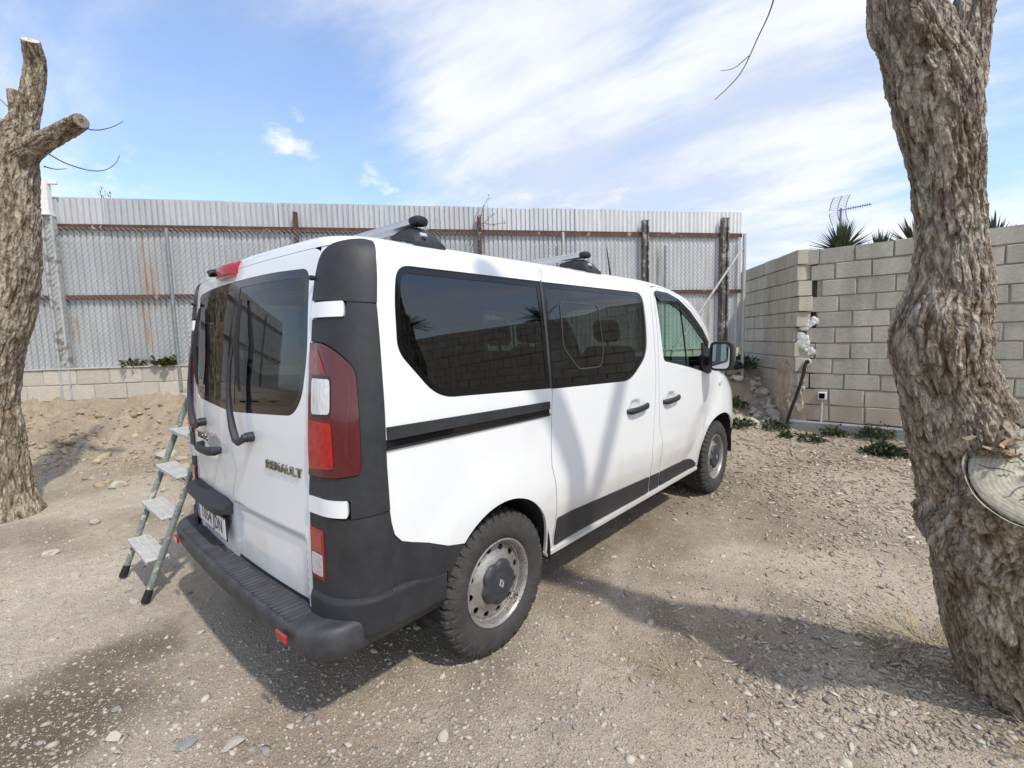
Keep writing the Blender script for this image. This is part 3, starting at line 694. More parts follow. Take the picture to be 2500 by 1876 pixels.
# ---- body shell: quarter panels, pillars, wings, front, roof, sills
pl = []
for s in (-1, 1):
    for P in (Q_POLY, BP_POLY, FE_POLY): pl.append(((P, SIDE(s)), dict(res=.024, lip=.016)))
    pl.append(((SILL, SIDEP(s, -.012)), dict(res=.06, lip=.03)))
WSH = [(-.93, 1.275), (-.5, 1.255), (.5, 1.255), (.93, 1.275), (.90, 1.60), (.84, 1.80), (.5, 1.865), (-.5, 1.865), (-.84, 1.80), (-.90, 1.60)]
WSHR = rounded(WSH, .05, 3)
pl.append((([(-1, .42)]+[(-1+.1*k, .42) for k in range(1, 20)]+[(1, .42), (1, .8), (1, 1.1), (1, 1.3), (1, 1.6), (1, 1.905), (-1, 1.905), (-1, 1.6), (-1, 1.3), (-1, 1.1), (-1, .8)], FRONT()), dict(holes=[WSHR], res=.035, lip=.012)))
for s in (-1, 1): pl.append((([(-.12, 1.80), (-.06, 1.90), (-.2, 1.907), (.2, 1.907), (.6, 1.907), (1.0, 1.907), (1.0, 1.70), (.5, 1.70), (.1, 1.70)], CORNER(s, -.003)), dict(res=.03, lip=0)))
body = join_patches('body', pl, PAINT, van)
def plan_loop(z):
    w, xr, xf, rf = prof(z); rc = min(RC, w*.9); half = []
    for k in range(13): y = (w-rc)*k/12; half.append((rear_x(y, z), y))
    for k in range(1, 11): t = PI/2*k/10; half.append((xr+BOW+rc-rc*math.cos(t), w-rc+rc*math.sin(t)))
    xa, xb = half[-1][0], xf-rf*1.7
    for k in range(1, 41): half.append((xa+(xb-xa)*k/40, w))
    for k in range(1, 13): t = PI/2*k/12; half.append((xb+rf*1.7*math.sin(t), w-rf+rf*math.cos(t)))
    for k in range(1, 9): half.append((xf, (w-rf)*(1-k/8)))
    return [(x, -y) for x, y in half]+[(x, y) for x, y in half[::-1]]
zz = [1.904, 1.911, 1.918, 1.925, 1.931, 1.936, 1.940, 1.944, 1.947, 1.950, 1.953, 1.956, 1.958, 1.960, 1.963, 1.966, 1.969, 1.972, 1.9745, 1.976, 1.9775, 1.979, 1.98]
V = []; n = len(plan_loop(1.91))
for z in zz: V += [(x, y, z) for x, y in plan_loop(z)]
F = [(i*n+(k+1) % n, i*n+k, (i+1)*n+k, (i+1)*n+(k+1) % n) for i in range(len(zz)-1) for k in range(n)]
me = mesh('roof', V, F, PAINT, True)
if me.polygons[n*10+60].normal.z < 0: me.flip_normals()
roof = link(bpy.data.objects.new('roof', me)); adopt(roof, van)
# dark seals and inner returns behind the shut lines so that no light leaks through the gaps
def strip_poly(line, hw):
    P = [Vector(p) for p in line]; a, b = [], []
    for i, p in enumerate(P):
        t = (P[min(i+1, len(P)-1)]-P[max(i-1, 0)]).normalized(); nn = Vector((-t.y, t.x)); a.append(tuple(p+nn*hw)); b.append(tuple(p-nn*hw))
    return a+b[::-1]
pl = []
for s in (-1, 1):
    for line in ([(1.379, 1.91), (1.366, 1.85), (1.375, 1.25)]+[((a+b)/2, z) for (a, z), (b, _) in zip(SEAM1[1:], SL_R[::-1][1:])], [(x+.003, z) for x, z in SL_F], [(x-.003, z) for x, z in FD_REAR], [(x+.004, z+.003) for x, z in FD_TOP+FD_FRONT]):
        pl.append(((strip_poly(line, .022), SIDE(s, -.015)), dict(res=.05, lip=0)))
    pl.append(((strip_poly([(1.38, 1.903), (2.66, 1.903), (2.76, 1.899)], .012), SIDE(s, -.008)), dict(res=.05, lip=0)))
pl.append(((strip_poly([(.03, 1.91), (.008, 1.85), (.033, 1.215), (.030, 1.03), (-.012, .957), (.055, .79), (-.006, .722), (-.02, .49)], .03), REAR(-.016)), dict(res=.05, lip=0)))
for s in (-1, 1): pl.append((([(s*.70, .47), (s*.76, .47), (s*.785, 1.0), (s*.78, 1.6), (s*.79, 1.91), (s*.70, 1.91)], REARP(-.014)), dict(res=.06, lip=0)))
pl.append((([(-.72, 1.885), (.72, 1.885), (.72, 1.925), (-.72, 1.925)], REARP(-.014)), dict(res=.06, lip=0)))
pl.append((([(-.72, .45), (.72, .45), (.72, .515), (-.72, .515)], REARP(-.014)), dict(res=.06, lip=0)))
for a_ in pl: join_patches('door_seal', [a_], RUBBER, van)
def window(name, P, fm, off, m, parent, frit=.03, res=.05):
    g = patch(name, offset_poly(P, .006), fm(off), m, parent, res=res, lip=0)
    if frit: patch('window_border', offset_poly(P, .006), fm(off+.002), GLOSS_BLACK, g, holes=[offset_poly(P, -frit)], res=.04, lip=0)
    return g
for s in (-1, 1):
    fm = lambda off, s=s: SIDE(s, off)
    window('side_window', W1R, fm, -.009, TINT, van)
    d = patch('sliding_door', SL_POLY, SIDE(s), PAINT, van, res=.022, lip=.016)
    w = window('side_window', W2R, fm, -.009, TINT, d)
    PN = rounded([(1.51, 1.733), (1.905, 1.728), (1.932, 1.43), (1.895, 1.350), (1.651, 1.352), (1.51, 1.482)], .035, 4)
    patch('sliding_pane_seal', offset_poly(PN, .0035), SIDE(s, -.0055), mat('pane_seal', (.055, .055, .06), .4), w, holes=[offset_poly(PN, -.0035)], res=.05, lip=.003)
    join_patches('pillar_strip', [((strip_poly([(1.352, 1.838), (1.3715, 1.262)], .009), SIDE(s, -.004)), dict(res=.04, lip=.01))], mat('strip_grey', (.05, .048, .048), .45), d)
    CLS = rounded([(1.421, .527), (2.598, .479), (2.640, .345), (1.428, .356)], .012, 3)
    patch('sill_cladding', CLS, SIDE(s, .007), BLACK, d, res=.05, lip=.012)
    f = patch('front_door', FD_POLY, SIDE(s), PAINT, van, holes=[FDW], res=.022, lip=.016)
    patch('window_pane', offset_poly(FDW, .006), SIDE(s, -.010), CLEAR, f, res=.05, lip=0)
    patch('window_border', offset_poly(FDW, .004), SIDE(s, -.007), RUBBER, f, holes=[offset_poly(FDW, -.013)], res=.05, lip=.004)
    patch('window_divider', strip_poly([(3.165, 1.775), (3.25, 1.270)], .008), SIDE(s, -.004), RUBBER, f, res=.05, lip=.008)
    DEF = [(2.70, 1.835), (2.725, 1.865), (2.93, 1.855), (3.11, 1.815), (3.335, 1.722), (3.58, 1.575), (3.73, 1.455), (3.70, 1.41), (3.55, 1.50), (3.31, 1.640), (3.09, 1.735), (2.92, 1.775), (2.76, 1.780)]
    patch('wind_deflector', rounded(DEF, .015, 3), SIDE(s, .013), SMOKE, f, res=.05, lip=.014)
    patch('mirror_base', rounded([(3.57, 1.208), (3.585, 1.46), (3.70, 1.43), (3.80, 1.37), (3.785, 1.185), (3.70, 1.172)], .02, 3), SIDE(s, .006), BLACK, f, res=.04, lip=.016)
    patch('sill_cladding', rounded([(2.800, .469), (3.11, .466), (3.33, .458), (3.47, .432), (3.565, .370), (3.567, .345), (2.838, .345)], [.004, .1, .1, .06, .04, .01, .004], 3), SIDE(s, .007), BLACK, f, res=.05, lip=.012)
    patch('pillar_cladding', [(2.625, .477), (2.668, .346), (2.820, .345), (2.776, .470)], SIDE(s, .007), BLACK, van, res=.05, lip=.012)
    for px, par in ((2.33, d), (2.885, f)):
        x0, x1 = px-.145 if par is d else px-.137, px+.143 if par is d else px+.137
        zc = 1.030; m = MB(); sd = SIDE(s)
        pts = []
        for x, o_ in ((x0, .001), (x0+.022, .022), (x0+.06, .033), (px, .037), (x1-.06, .033), (x1-.022, .022), (x1, .001)):
            q = Vector(SIDEP(s)(x, zc+.012*ss(x0, x1, x))); q.y += s*o_; pts.append(q)
        m.tube(pts, [.008, .0125, .0125, .012, .0125, .0125, .008], 10, flat=1.75)
        m.obj('door_handle', BLACK, par, 40)
    # black rail of the sliding door
    patch('rail_cover', [(.335, 1.219), (1.338, 1.199), (1.338, 1.160), (.335, 1.170)], SIDE(s, .010), BLACK, van, res=.05, lip=.02)
    patch('rail_groove', [(.330, 1.171), (1.340, 1.161), (1.340, 1.122), (.330, 1.130)], SIDE(s, .0015), GLOSS_BLACK, van, res=.05, lip=.002)
    patch('rail_lip', [(.330, 1.141), (1.340, 1.134), (1.340, 1.124), (.330, 1.131)], SIDE(s, .008), RUBBER, van, res=.05, lip=.008)
    # turn repeater
    patch('turn_repeater', rounded([(3.99, 1.045), (4.06, 1.05), (4.055, 1.085), (3.995, 1.08)], .012, 3), SIDE(s, .008), CLEARL, van, res=.03, lip=.01)
    # mirror
    m = MB(); my = s*.995
    m.tube([(3.70, s*.90, 1.30), (3.66, s*.98, 1.29), (3.63, s*1.03, 1.31)], [.05, .042, .045], 10)
    mm = m.obj('door_mirror', BLACK, van, 40)
    hv = []; nu, nv = 20, 14
    for j in range(nv+1):
        v = j/nv; x = 3.548+.17*v; k = (1-v**2.6)**.5 if v < 1 else .02; k = max(k, .12)
        if j == 0: k *= .97
        for i in range(nu):
            t = 2*PI*i/nu; c, sn = math.cos(t), math.sin(t); e = .42
            cy = math.copysign(abs(c)**e, c); cz = math.copysign(abs(sn)**e, sn)
            hv.append((x, s*(1.115+.098*cy*k), 1.338+.128*cz*k))
    hf = [(j*nu+i, j*nu+(i+1) % nu, (j+1)*nu+(i+1) % nu, (j+1)*nu+i) for j in range(nv) for i in range(nu)]+[tuple(range(nu)), tuple(nv*nu+i for i in range(nu))]
    obj('mirror_housing', hv, hf, BLACK, mm, 45)
    gv = []
    for i in range(28):
        t = 2*PI*i/28; c, sn = math.cos(t), math.sin(t); cy = math.copysign(abs(c)**.42, c); cz = math.copysign(abs(sn)**.42, sn); gv.append((3.542+.09*.112*cz*.6-.004, s*(1.115+.076*cy), 1.338+.104*cz))
    obj('mirror_glass', gv, [tuple(range(28))], MIRROR, mm)

# ---- corners: black caps, tail lights, hinge covers
for s in (-1, 1):
    CM = lambda off, s=s: CORNER(s, off)
    cap = rounded([(0, 1.699), (.0, 1.80), (.06, 1.868), (.22, 1.906), (.5, 1.922), (.80, 1.929), (.99, 1.92), (1, 1.85), (1, 1.683)], [.0, .1, .05, .1, .1, .1, .02, .1, 0], 4)
    patch('pillar_cap', cap, CM(.012), BLACK, van, res=.03, lip=.02)
    LT = [ct(*p) for p in ((.204, .81, 1.543), (.221, .861, 1.510), (.244, .897, 1.464), (.253, .909, 1.437), (.246, .927, 1.227), (.239, .932, 1.086), (.232, .930, 1.058), (.181, .871, 1.047))]
    LT = [(0, 1.547)]+LT+[(0, 1.043)]
    LR = rounded(LT, [0, .1, .1, .1, .1, .1, .02, .02, .02, 0], 4)
    mid = [(0, .958), (0, 1.043)]+LR[::-1]+[(0, 1.547), (0, 1.626), (.0, 1.628), (.57, 1.628), (.60, 1.640), (.60, 1.676), (.62, 1.694), (1, 1.678), (1, 1.3), (1, 1.07), (1, .907), (.60, .897), (.60, .962), (.57, .972)]
    mid = [p for i, p in enumerate(mid) if i == 0 or math.hypot(p[0]-mid[i-1][0], p[1]-mid[i-1][1]) > 1e-4]
    patch('pillar_trim', mid, CM(.008), BLACK, van, res=.03, lip=.016)
    # tail light
    tl = patch('tail_light', offset_poly(LR, -.004), CM(.014), RED, van, res=.03, lip=.018)
    tr = lambda pts: [ct(*p) for p in pts]
    a1 = rounded([(.09, 1.412)]+tr([(.199, .846, 1.409)])+tr([(.188, .852, 1.283)])+[(.09, 1.279)], .03, 4)
    patch('indicator_lens', a1, CM(.018), CLEARL, tl, res=.03, lip=.008)
    patch('indicator_surround', offset_poly(a1, .012), CM(.0165), mat('lens_surround', (.07, .012, .014), .2), tl, holes=[offset_poly(a1, .001)], res=.03, lip=.004)
    a2 = rounded([(.02, 1.255)]+tr([(.186, .857, 1.25)])+tr([(.180, .868, 1.085)])+[(.02, 1.075)], .02, 4)
    patch('brake_lens', a2, CM(.0175), RED_B, tl, res=.03, lip=.006)
    a3 = rounded([(.015, 1.52)]+tr([(.192, .79, 1.515)])+tr([(.196, .83, 1.43)])+[(.015, 1.43)], .02, 4)
    patch('side_lens', a3, CM(.0165), mat('mid_red_lens', (.20, .005, .006), .08, vary=.2, scale=50, coat=.6), tl, res=.03, lip=.004)
    ed = tr([(.239, .915, 1.42), (.228, .925, 1.10)])
    patch('lens_ridge', [(ed[0][0]-.05, 1.43), (ed[0][0]-.02, 1.42), (ed[1][0]-.10, 1.09), (ed[1][0]-.14, 1.10)], CM(.0165), mat('edge_red_lens', (.09, .006, .012), .06, vary=.1, coat=.6), tl, res=.03, lip=.004)
    # white hinge covers
    for z0, z1 in ((1.634, 1.690), (.904, .966)):
        hp = rounded([(.02, z0), (.575, z0), (.575, z1), (.02, z1)], [.004, .02, .02, .004], 3)
        patch('hinge_cover', hp, CM(.015), PAINT, van, res=.03, lip=.018)
    # lower corner and side of the rear bumper
    low = [(0, .49), (0, .900), (.585, .893), (1, .904), (1, .60), (1, .56), (.55, .56), (.2, .54)]
    patch('corner_trim', low, CM(.006), BLACK, van, res=.03, lip=.012)
    lowside = [(.322, .904), (.326, .85), (.338, .80), (.368, .765), (.413, .745), (.493, .715), (.593, .668)]+[p for p in arc(.968, .36, .388, .405, 136, 160, 8)]+[(.60, .555), (.322, .575)]
    patch('bumper_side', lowside, SIDE(s, .005), BLACK, van, res=.03, lip=.012)
    def LOWC(t, z, s=s):
        o_ = .017*ss(.604, .572, z)-.03*ss(.44, .385, z); a, b = corner_range(z); x, y = corner_p(a+(b-a)*t, z, o_); return (x, s*y, z)
    def LOWS(x, z, s=s):
        o_ = .017*ss(.604-.03*ss(.35, .6, x), .572-.03*ss(.35, .6, x), z)-.03*ss(.44, .385, z); return (x, s*(side_y(x, z)+o_), z)
    patch('bumper_corner', [(0, .395), (.5, .39), (1, .385), (1, .604), (.5, .604), (0, .604)], LOWC, BLACK, van, res=.018, lip=.0)
    patch('bumper_corner', [(.322, .385), (.58, .385), (.598, .42), (.590, .50), (.592, .574), (.45, .592), (.322, .604)], LOWS, BLACK, van, res=.018, lip=.012)
    rp = rounded([(.02, .650), (.265, .646), (.265, .842), (.02, .846)], .012, 3)
    rf = patch('rear_reflector', rp, CM(.011), mat('reflector_red', (.20, .012, .012), .12, vary=.1, coat=.5), van, res=.03, lip=.008)
    patch('reversing_lens', rounded([(.045, .665), (.235, .662), (.235, .745), (.045, .748)], .012, 3), CM(.0135), mat('milky_lens', (.50, .47, .48), .15, vary=.2, scale=60, coat=.4), rf, res=.03, lip=.003)
    patch('fog_lens', rounded([(.045, .760), (.235, .757), (.235, .832), (.045, .836)], .010, 3), CM(.0130), mat('reflector_bright', (.36, .02, .018), .12, vary=.15, scale=90, coat=.5), rf, res=.03, lip=.003)
    m = MB(); q = Vector(CORNER(s, .01)(-.02, 1.783)); m.tube([q, q+Vector((-.016, 0, 0)), q+Vector((-.020, 0, 0))], [.009, .010, .006], 8); m.obj('door_buffer', RUBBER, van, 40)

# ---- rear bumper: stepped deck sweeping into the sides
def bump_path():
    w, x0, r = .930, .006, .15; pts = [(.30, w), (.24, w)]
    for k in range(13): t = PI/2*(1-k/12); pts.append((x0+.02+r-r*math.cos(t), w-r+r*math.sin(t)))
    return pts+[(x0+.02-.022*(1-(1-k/14)**2), (w-r)*(1-k/14)) for k in range(1, 15)]
half = bump_path(); path = half+[(x, -y) for x, y in half[-2::-1]]
V = []; np_ = 0
rear = [(-.20, .496), (-.115, .499), (-.034, .500), (-.016, .497), (-.006, .489), (-.001, .478), (0, .455), (-.003, .43), (-.009, .405), (-.016, .385), (-.034, .365), (-.08, .355)]
for i, (x, y) in enumerate(path):
    a, b = path[max(i-1, 0)], path[min(i+1, len(path)-1)]; t = Vector((b[0]-a[0], b[1]-a[1])).normalized(); n_ = Vector((t.y, -t.x))
    if n_.dot(Vector((x-1.2, y))) < 0: n_ = -n_
    np_ = len(rear)
    for d, z in rear: V.append((x+n_.x*d, y+n_.y*d, z+.012*ss(.78, .92, abs(y))))
F = [(i*np_+j, i*np_+j+1, (i+1)*np_+j+1, (i+1)*np_+j) for i in range(len(path)-1) for j in range(np_-1)]
bump = obj('rear_bumper', V, F, BLACK_S, van, 50)
m = MB()
for k in range(47):
    y = -.70+.0304*k
    x0 = rear_x(y, .5)-.004; x1 = .012-.016*(1-(y/.758)**2)+.020
    m.box(((x0+x1)/2, y, .5005), (abs(x0-x1)/2, .0085, .0022), bev=.0018)
m.obj('step_tread', BLACK_S, bump, kind='stuff')
for s in (-1, 1):
    m = MB(); x = .002; m.box((x, s*.705, .452), (.006, .042, .016), ax=(Vector((1, -s*.05, 0)).normalized(), Vector((s*.05, 1, 0)).normalized(), Vector((0, 0, 1))), bev=.004); m.obj('bumper_reflector', RED_B, bump)

# ---- rear doors
SEAM = [(.024, 1.902), (.006, 1.852), (.020, 1.50), (.033, 1.215), (.031, 1.13), (.031, 1.035), (.018, 1.0), (-.011, .960), (-.010, .937), (.052, .811), (.058, .775), (.040, .745), (-.006, .722), (-.012, .643), (-.021, .497)]
for s in (-1, 1):
    e = -.003 if s < 0 else .003
    edge = [(s*(door_y(z)-.006), z) for z in (.49, .6, .75, .9, 1.0, 1.08, 1.25, 1.4, 1.55, 1.7, 1.80)]+[(s*.732, 1.868), (s*.716, 1.893), (s*.690, 1.902)]
    full = rounded([(.0055+e, 1.844), (.020+e, 1.5), (.033+e, 1.224), (s*.60, 1.256), (s*.668, 1.33), (s*.696, 1.50), (s*.676, 1.828), (s*.375, 1.842)], [0, 0, 0, .07, .1, .1, .055, .2], 6)
    bot = [(y+e, z) for y, z in SEAM[3:]]
    skin = [(.024+e, 1.902), (.006+e, 1.852), (.0055+e, 1.844)]+full[3:][::-1]+[(.033+e, 1.224)]+bot+edge
    name = 'rear_door'
    d = patch(name, skin, REAR(), PAINT, van, res=.02, lip=.016)
    pane = full
    g = patch('rear_window', offset_poly(pane, .004), REAR(-.004), TINT_R, d, res=.05, lip=0)
    patch('window_border', offset_poly(pane, .003), REAR(-.0025), GLOSS_BLACK, g, holes=[offset_poly(pane, -.035)], res=.04, lip=0)
    # wiper
    yo = -.235 if s < 0 else .45
    def wp(y, z, o_): v = Vector(REARP(o_)(y, z)); return v
    m = MB(); m.tube([wp(yo, 1.135, -.005), wp(yo, 1.135, .03)], .022, 12); m.tube([wp(yo, 1.135, .03), wp(yo, 1.135, .045)], [.019, .016], 12)
    m.tube([wp(yo+.005, 1.130, .034), wp(yo+.07, 1.106, .036), wp(yo+.095, 1.118, .038), wp(yo+.13, 1.17, .038), wp(yo+.16, 1.25, .040), wp(yo+.172, 1.34, .040), wp(yo+.172, 1.44, .038), wp(yo+.155, 1.54, .034)], [.016, .016, .018, .017, .013, .011, .008, .006], 8)
    wo = m.obj('wiper_arm', BLACK, d, 40)
    m = MB(); m.tube([wp(yo+.115, 1.33, .012), wp(yo+.118, 1.40, .022), wp(yo+.125, 1.54, .030), wp(yo+.136, 1.68, .020), wp(yo+.142, 1.75, .012)], [.006, .009, .013, .009, .005], 6); m.obj('wiper_blade', RUBBER, wo, 40)
    if s > 0:
        m = MB(); hp = []
        for y, o_, z in ((.515, .0, 1.008), (.50, .028, 1.002), (.46, .042, 1.0), (.36, .045, 1.003), (.26, .045, 1.008), (.21, .03, 1.012), (.195, .0, 1.016)):
            hp.append(wp(y, z, o_))
        m.tube(hp, [.010, .014, .014, .014, .015, .015, .011], 10, flat=1.6); m.obj('door_handle', BLACK, d, 40)
        # number plate under a black grip bar
        V = []; ys = [.085, .14, .30, .45, .60, .69, .725]
        for y in ys:
            k = 1 if .1 < y < .71 else .55
            for o_, z in ((-.005, .782), (.045*k, .770), (.068*k, .742), (.062*k, .708), (.02*k, .690), (-.005, .690)): V.append(wp(y, z if k == 1 else .735+(z-.735)*.6, o_))
        F = [(i*6+j, i*6+(j+1) % 6, (i+1)*6+(j+1) % 6, (i+1)*6+j) for i in range(len(ys)-1) for j in range(6)]+[tuple(range(6)), tuple((len(ys)-1)*6+j for j in range(6))]
        obj('grip_bar', V, F, BLACK, d, 30)
        p0 = wp(.36, .63, .012); ax = (Vector((0, -1, 0)), Vector((.0, 0, 1)), Vector((-1, 0, 0)))
        yb = wp(.62, .63, .016); ya = wp(.10, .63, .016); ydir = (ya-yb).normalized(); nrm_ = Vector((-1, 0, 0)); nrm_ = (nrm_-ydir*nrm_.dot(ydir)).normalized(); pc = (ya+yb)/2+nrm_*.008
        pax = (ydir, Vector((0, 0, 1)), nrm_)
        pl_ = MB().box(pc, (.262, .060, .003), pax, .002).obj('number_plate', mat('plate_frame', (.012, .012, .013), .4), d)
        MB().box(pc+nrm_*.004, (.256, .052, .0015), pax, .001).obj('plate_face', mat('plate_white', (.66, .66, .63), .35, vary=.05), pl_)
        MB().box(pc+nrm_*.0058-ydir*.234, (.020, .051, .0006), pax).obj('plate_band', mat('plate_blue', (.012, .05, .22), .35), pl_)
        def text(body_, size, org, xdir, nd_, m_, parent, name_, depth=.0004, spx=1., shx=1., bold=0.):
            cu = bpy.data.curves.new(name_, 'FONT'); cu.body = body_; cu.size = size; cu.extrude = depth; cu.align_x = 'CENTER'; cu.align_y = 'CENTER'; cu.space_character = spx; cu.offset = bold; cu.resolution_u = 3
            o = bpy.data.objects.new(name_, cu); COL.objects.link(o); bpy.context.view_layer.update()
            me_ = bpy.data.meshes.new_from_object(o); bpy.data.objects.remove(o)
            zd = Vector((0, 0, 1)); zd = (zd-nd_*zd.dot(nd_)).normalized(); M = Matrix((xdir*shx, zd, nd_)).transposed().to_4x4(); M.translation = org; me_.transform(M)
            me_.materials.clear(); me_.materials.append(m_); o = link(bpy.data.objects.new(name_, me_)); adopt(o, parent); return o
        INK = mat('plate_ink', (.010, .010, .012), .5)
        text('1054 JDN', .098, pc+nrm_*.0062+ydir*.022, ydir, nrm_, INK, pl_, 'plate_lettering', shx=.93, bold=.0004, spx=1.05)
        text('E', .036, pc+nrm_*.0070-ydir*.234-Vector((0, 0, .026)), ydir, nrm_, mat('plate_white', (1, 1, 1)), pl_, 'plate_letter')
        # high brake light on the roof edge with a small camera under it
        V = []; ys = [.02, .06, .15, .24, .29]
        for i, y in enumerate(ys):
            k = (.25, .65, .85, .6, .2)[i]
            for o_, z in ((-.01, 1.946), (.030*k, 1.942), (.062*k, 1.925), (.070*k, 1.905), (.045*k, 1.880-.012*k), (-.008, 1.872)): V.append(wp(y, z, o_))
        F = [(i*6+j, i*6+(j+1) % 6, (i+1)*6+(j+1) % 6, (i+1)*6+j) for i in range(len(ys)-1) for j in range(6)]+[tuple(range(6)), tuple((len(ys)-1)*6+j for j in range(6))]
        bl = obj('high_brake_light', V, F, mat('brake_red', (.34, .010, .010), .12, vary=.15, coat=.4), d, 50)
        m = MB(); m.tube([wp(.235, 1.905, .035), wp(.235, 1.897, .066)], [.02, .017], 12); m.obj('camera_lens', GLOSS_BLACK, bl, 40)
    # chrome lettering
    td = (wp(-.66, 1.03, .0)-wp(-.37, 1.03, .0)).normalized() if s < 0 else (wp(.28, 1.03, 0)-wp(.60, 1.03, 0)).normalized()
    tn = Vector((-1, 0, 0)); tn = (tn-td*tn.dot(td)).normalized()
    if s < 0: keep = (d, td, tn)
    else:
        text('TRAFIC', .050, wp(.47, 1.055, .012), td, tn, CHROME, d, 'badge_lettering', .003, shx=1.25, bold=.0003, spx=1.12)
        dd, a_, b_ = keep
        text('RENAULT', .052, (wp(-.37, 1.033, 0)+wp(-.66, 1.033, 0))/2+b_*.004, a_, b_, CHROME, dd, 'badge_lettering', .004, shx=1.22, bold=.0003, spx=1.12)

# ---- windscreen, front face
ws = patch('windscreen', offset_poly(WSHR, .006), FRONT(-.010), CLEAR, van, res=.06, lip=0)
patch('window_border', offset_poly(WSHR, .006), FRONT(-.008), GLOSS_BLACK, ws, holes=[offset_poly(WSHR, -.04)], res=.05, lip=0)
patch('front_bumper', [(-1, .30), (-.6, .29), (.6, .29), (1, .30), (1, .60), (.6, .57), (-.6, .57), (-1, .60)], FRONT(.016), BLACK, van, res=.05, lip=.04)
for s in (-1, 1):
    patch('bumper_side', [(4.485, .43), (4.46, .52), (4.44, .60), (xs(.6)+.01, .62), (xs(.45)+.01, .36), (4.50, .36)], SIDEP(s, .012), BLACK, van, res=.05, lip=.04)
    patch('headlight', rounded([(s*.62, .80), (s*1.0, .86), (s*1.0, 1.06), (s*.86, 1.03), (s*.66, .93)], .02, 3), FRONT(.005), CLEARL, van, res=.04, lip=.01)
patch('grille', rounded([(-.52, .70), (.52, .70), (.56, .90), (-.56, .90)], .03, 3), FRONT(.006), BLACK, van, res=.05, lip=.01)

# ---- wheels
def tyre_mesh():
    NT = 440; prof_ = [(-.085, .212), (-.104, .225), (-.117, .262), (-.114, .30), (-.106, .325), (-.100, .340), (-.092, .3505), (-.080, .356), (-.060, .3585), (-.040, .3598), (-.036, .3598), (-.030, .360), (-.012, .3605), (-.004, .3605), (.004, .3605), (.012, .3605), (.030, .360), (.036, .3598), (.040, .3598), (.060, .3585), (.080, .356), (.092, .3505), (.100, .340), (.103, .333), (.106, .325), (.110, .313), (.114, .30), (.117, .282), (.117, .262), (.112, .242), (.104, .228), (.092, .216), (.085, .212)]
    V = np.zeros((NT, len(prof_), 3))
    th = np.arange(NT)*2*PI/NT; NL = 44
    for j, (a, r) in enumerate(prof_):
        rr = np.full(NT, r)
        if r > .335 and abs(a) < .103:
            ph = (th*NL/(2*PI)+a*(14 if abs(a) < .05 else 5)+(.5 if a > 0 else 0)) % 1
            rr = rr-np.where(ph < .30, .0135, 0)
            if abs(abs(a)-.038) < .003 or abs(a) < .005: rr = rr-.0085
            ph2 = (th*NL*2/(2*PI)+a*20) % 1
            if .045 < abs(a) < .09: rr = rr-np.where(ph2 < .12, .003, 0)
        elif .30 <= r <= .335:
            ph = (th*NL/2/(2*PI)+.25) % 1; add = np.where((ph > .2) & (ph < .72), .0045, 0); V[:, j, 1] += np.sign(a)*add
            if r > .32: ph = (th*NL/(2*PI)+a*5+(.5 if a > 0 else 0)) % 1; V[:, j, 1] -= np.sign(a)*np.where(ph < .30, .008, 0)
        elif .255 < r < .285:
            ph = (th*22/(2*PI)) % 1; V[:, j, 1] += np.sign(a)*np.where((ph > .3) & (ph < .55) & (np.sin(th*2) > .3), .002, 0)
        V[:, j, 0] = np.cos(th)*rr; V[:, j, 2] = np.sin(th)*rr; V[:, j, 1] += a
    V[..., 2] = np.maximum(V[..., 2], -.352)                      # flat where it bears on the ground
    n = len(prof_); F = [(i*n+j, ((i+1) % NT)*n+j, ((i+1) % NT)*n+j+1, i*n+j+1) for i in range(NT) for j in range(n-1)]
    return mesh('tyre', V.reshape(-1, 3), F, TYRE, 32)
def lathe(prof_, n=72, axis_y=True):
    V = [(math.cos(2*PI*i/n)*r, a, math.sin(2*PI*i/n)*r) for i in range(n) for a, r in prof_]; m = len(prof_)
    F = [(i*m+j, ((i+1) % n)*m+j, ((i+1) % n)*m+j+1, i*m+j+1) for i in range(n) for j in range(m-1)]
    return V, F
AF = .103                                                          # rim flange plane, outward from the tyre centre
def rim_mesh():
    V, F = lathe([(-.09, .205), (AF-.075, .186), (AF-.050, .190), (AF-.046, .196), (AF-.020, .199), (AF-.004, .206), (AF, .213), (AF-.003, .2185), (AF-.014, .219)], 96)
    def fm(x, z):
        r = math.hypot(x, z); return (x, AF+float(np.interp(r, [0, .055, .085, .110, .130, .145, .163, .178, .186, .195], [-.004, -.004, -.012, -.018, -.028, -.042, -.049, -.047, -.050, -.060])), z)
    circ = [(.194*math.cos(2*PI*k/72), .194*math.sin(2*PI*k/72)) for k in range(72)]
    holes = []
    for k in range(12):
        t = 2*PI*(k+.35)/12; c = Vector((math.cos(t), math.sin(t))); q = Vector((-c.y, c.x)); holes.append([tuple(c*(.165+.0155*math.cos(u*PI/6))+q*.0185*math.sin(u*PI/6)) for u in range(12)])
    v, f, nn = patch_data(circ, fm, holes, .012, .006, center=Vector((0, -1, 0)))
    b = len(V); V = V+[tuple(p) for p in v]; F = F+[tuple(i+b for i in q) for q in f]
    return mesh('rim', V, F, STEEL, 40)
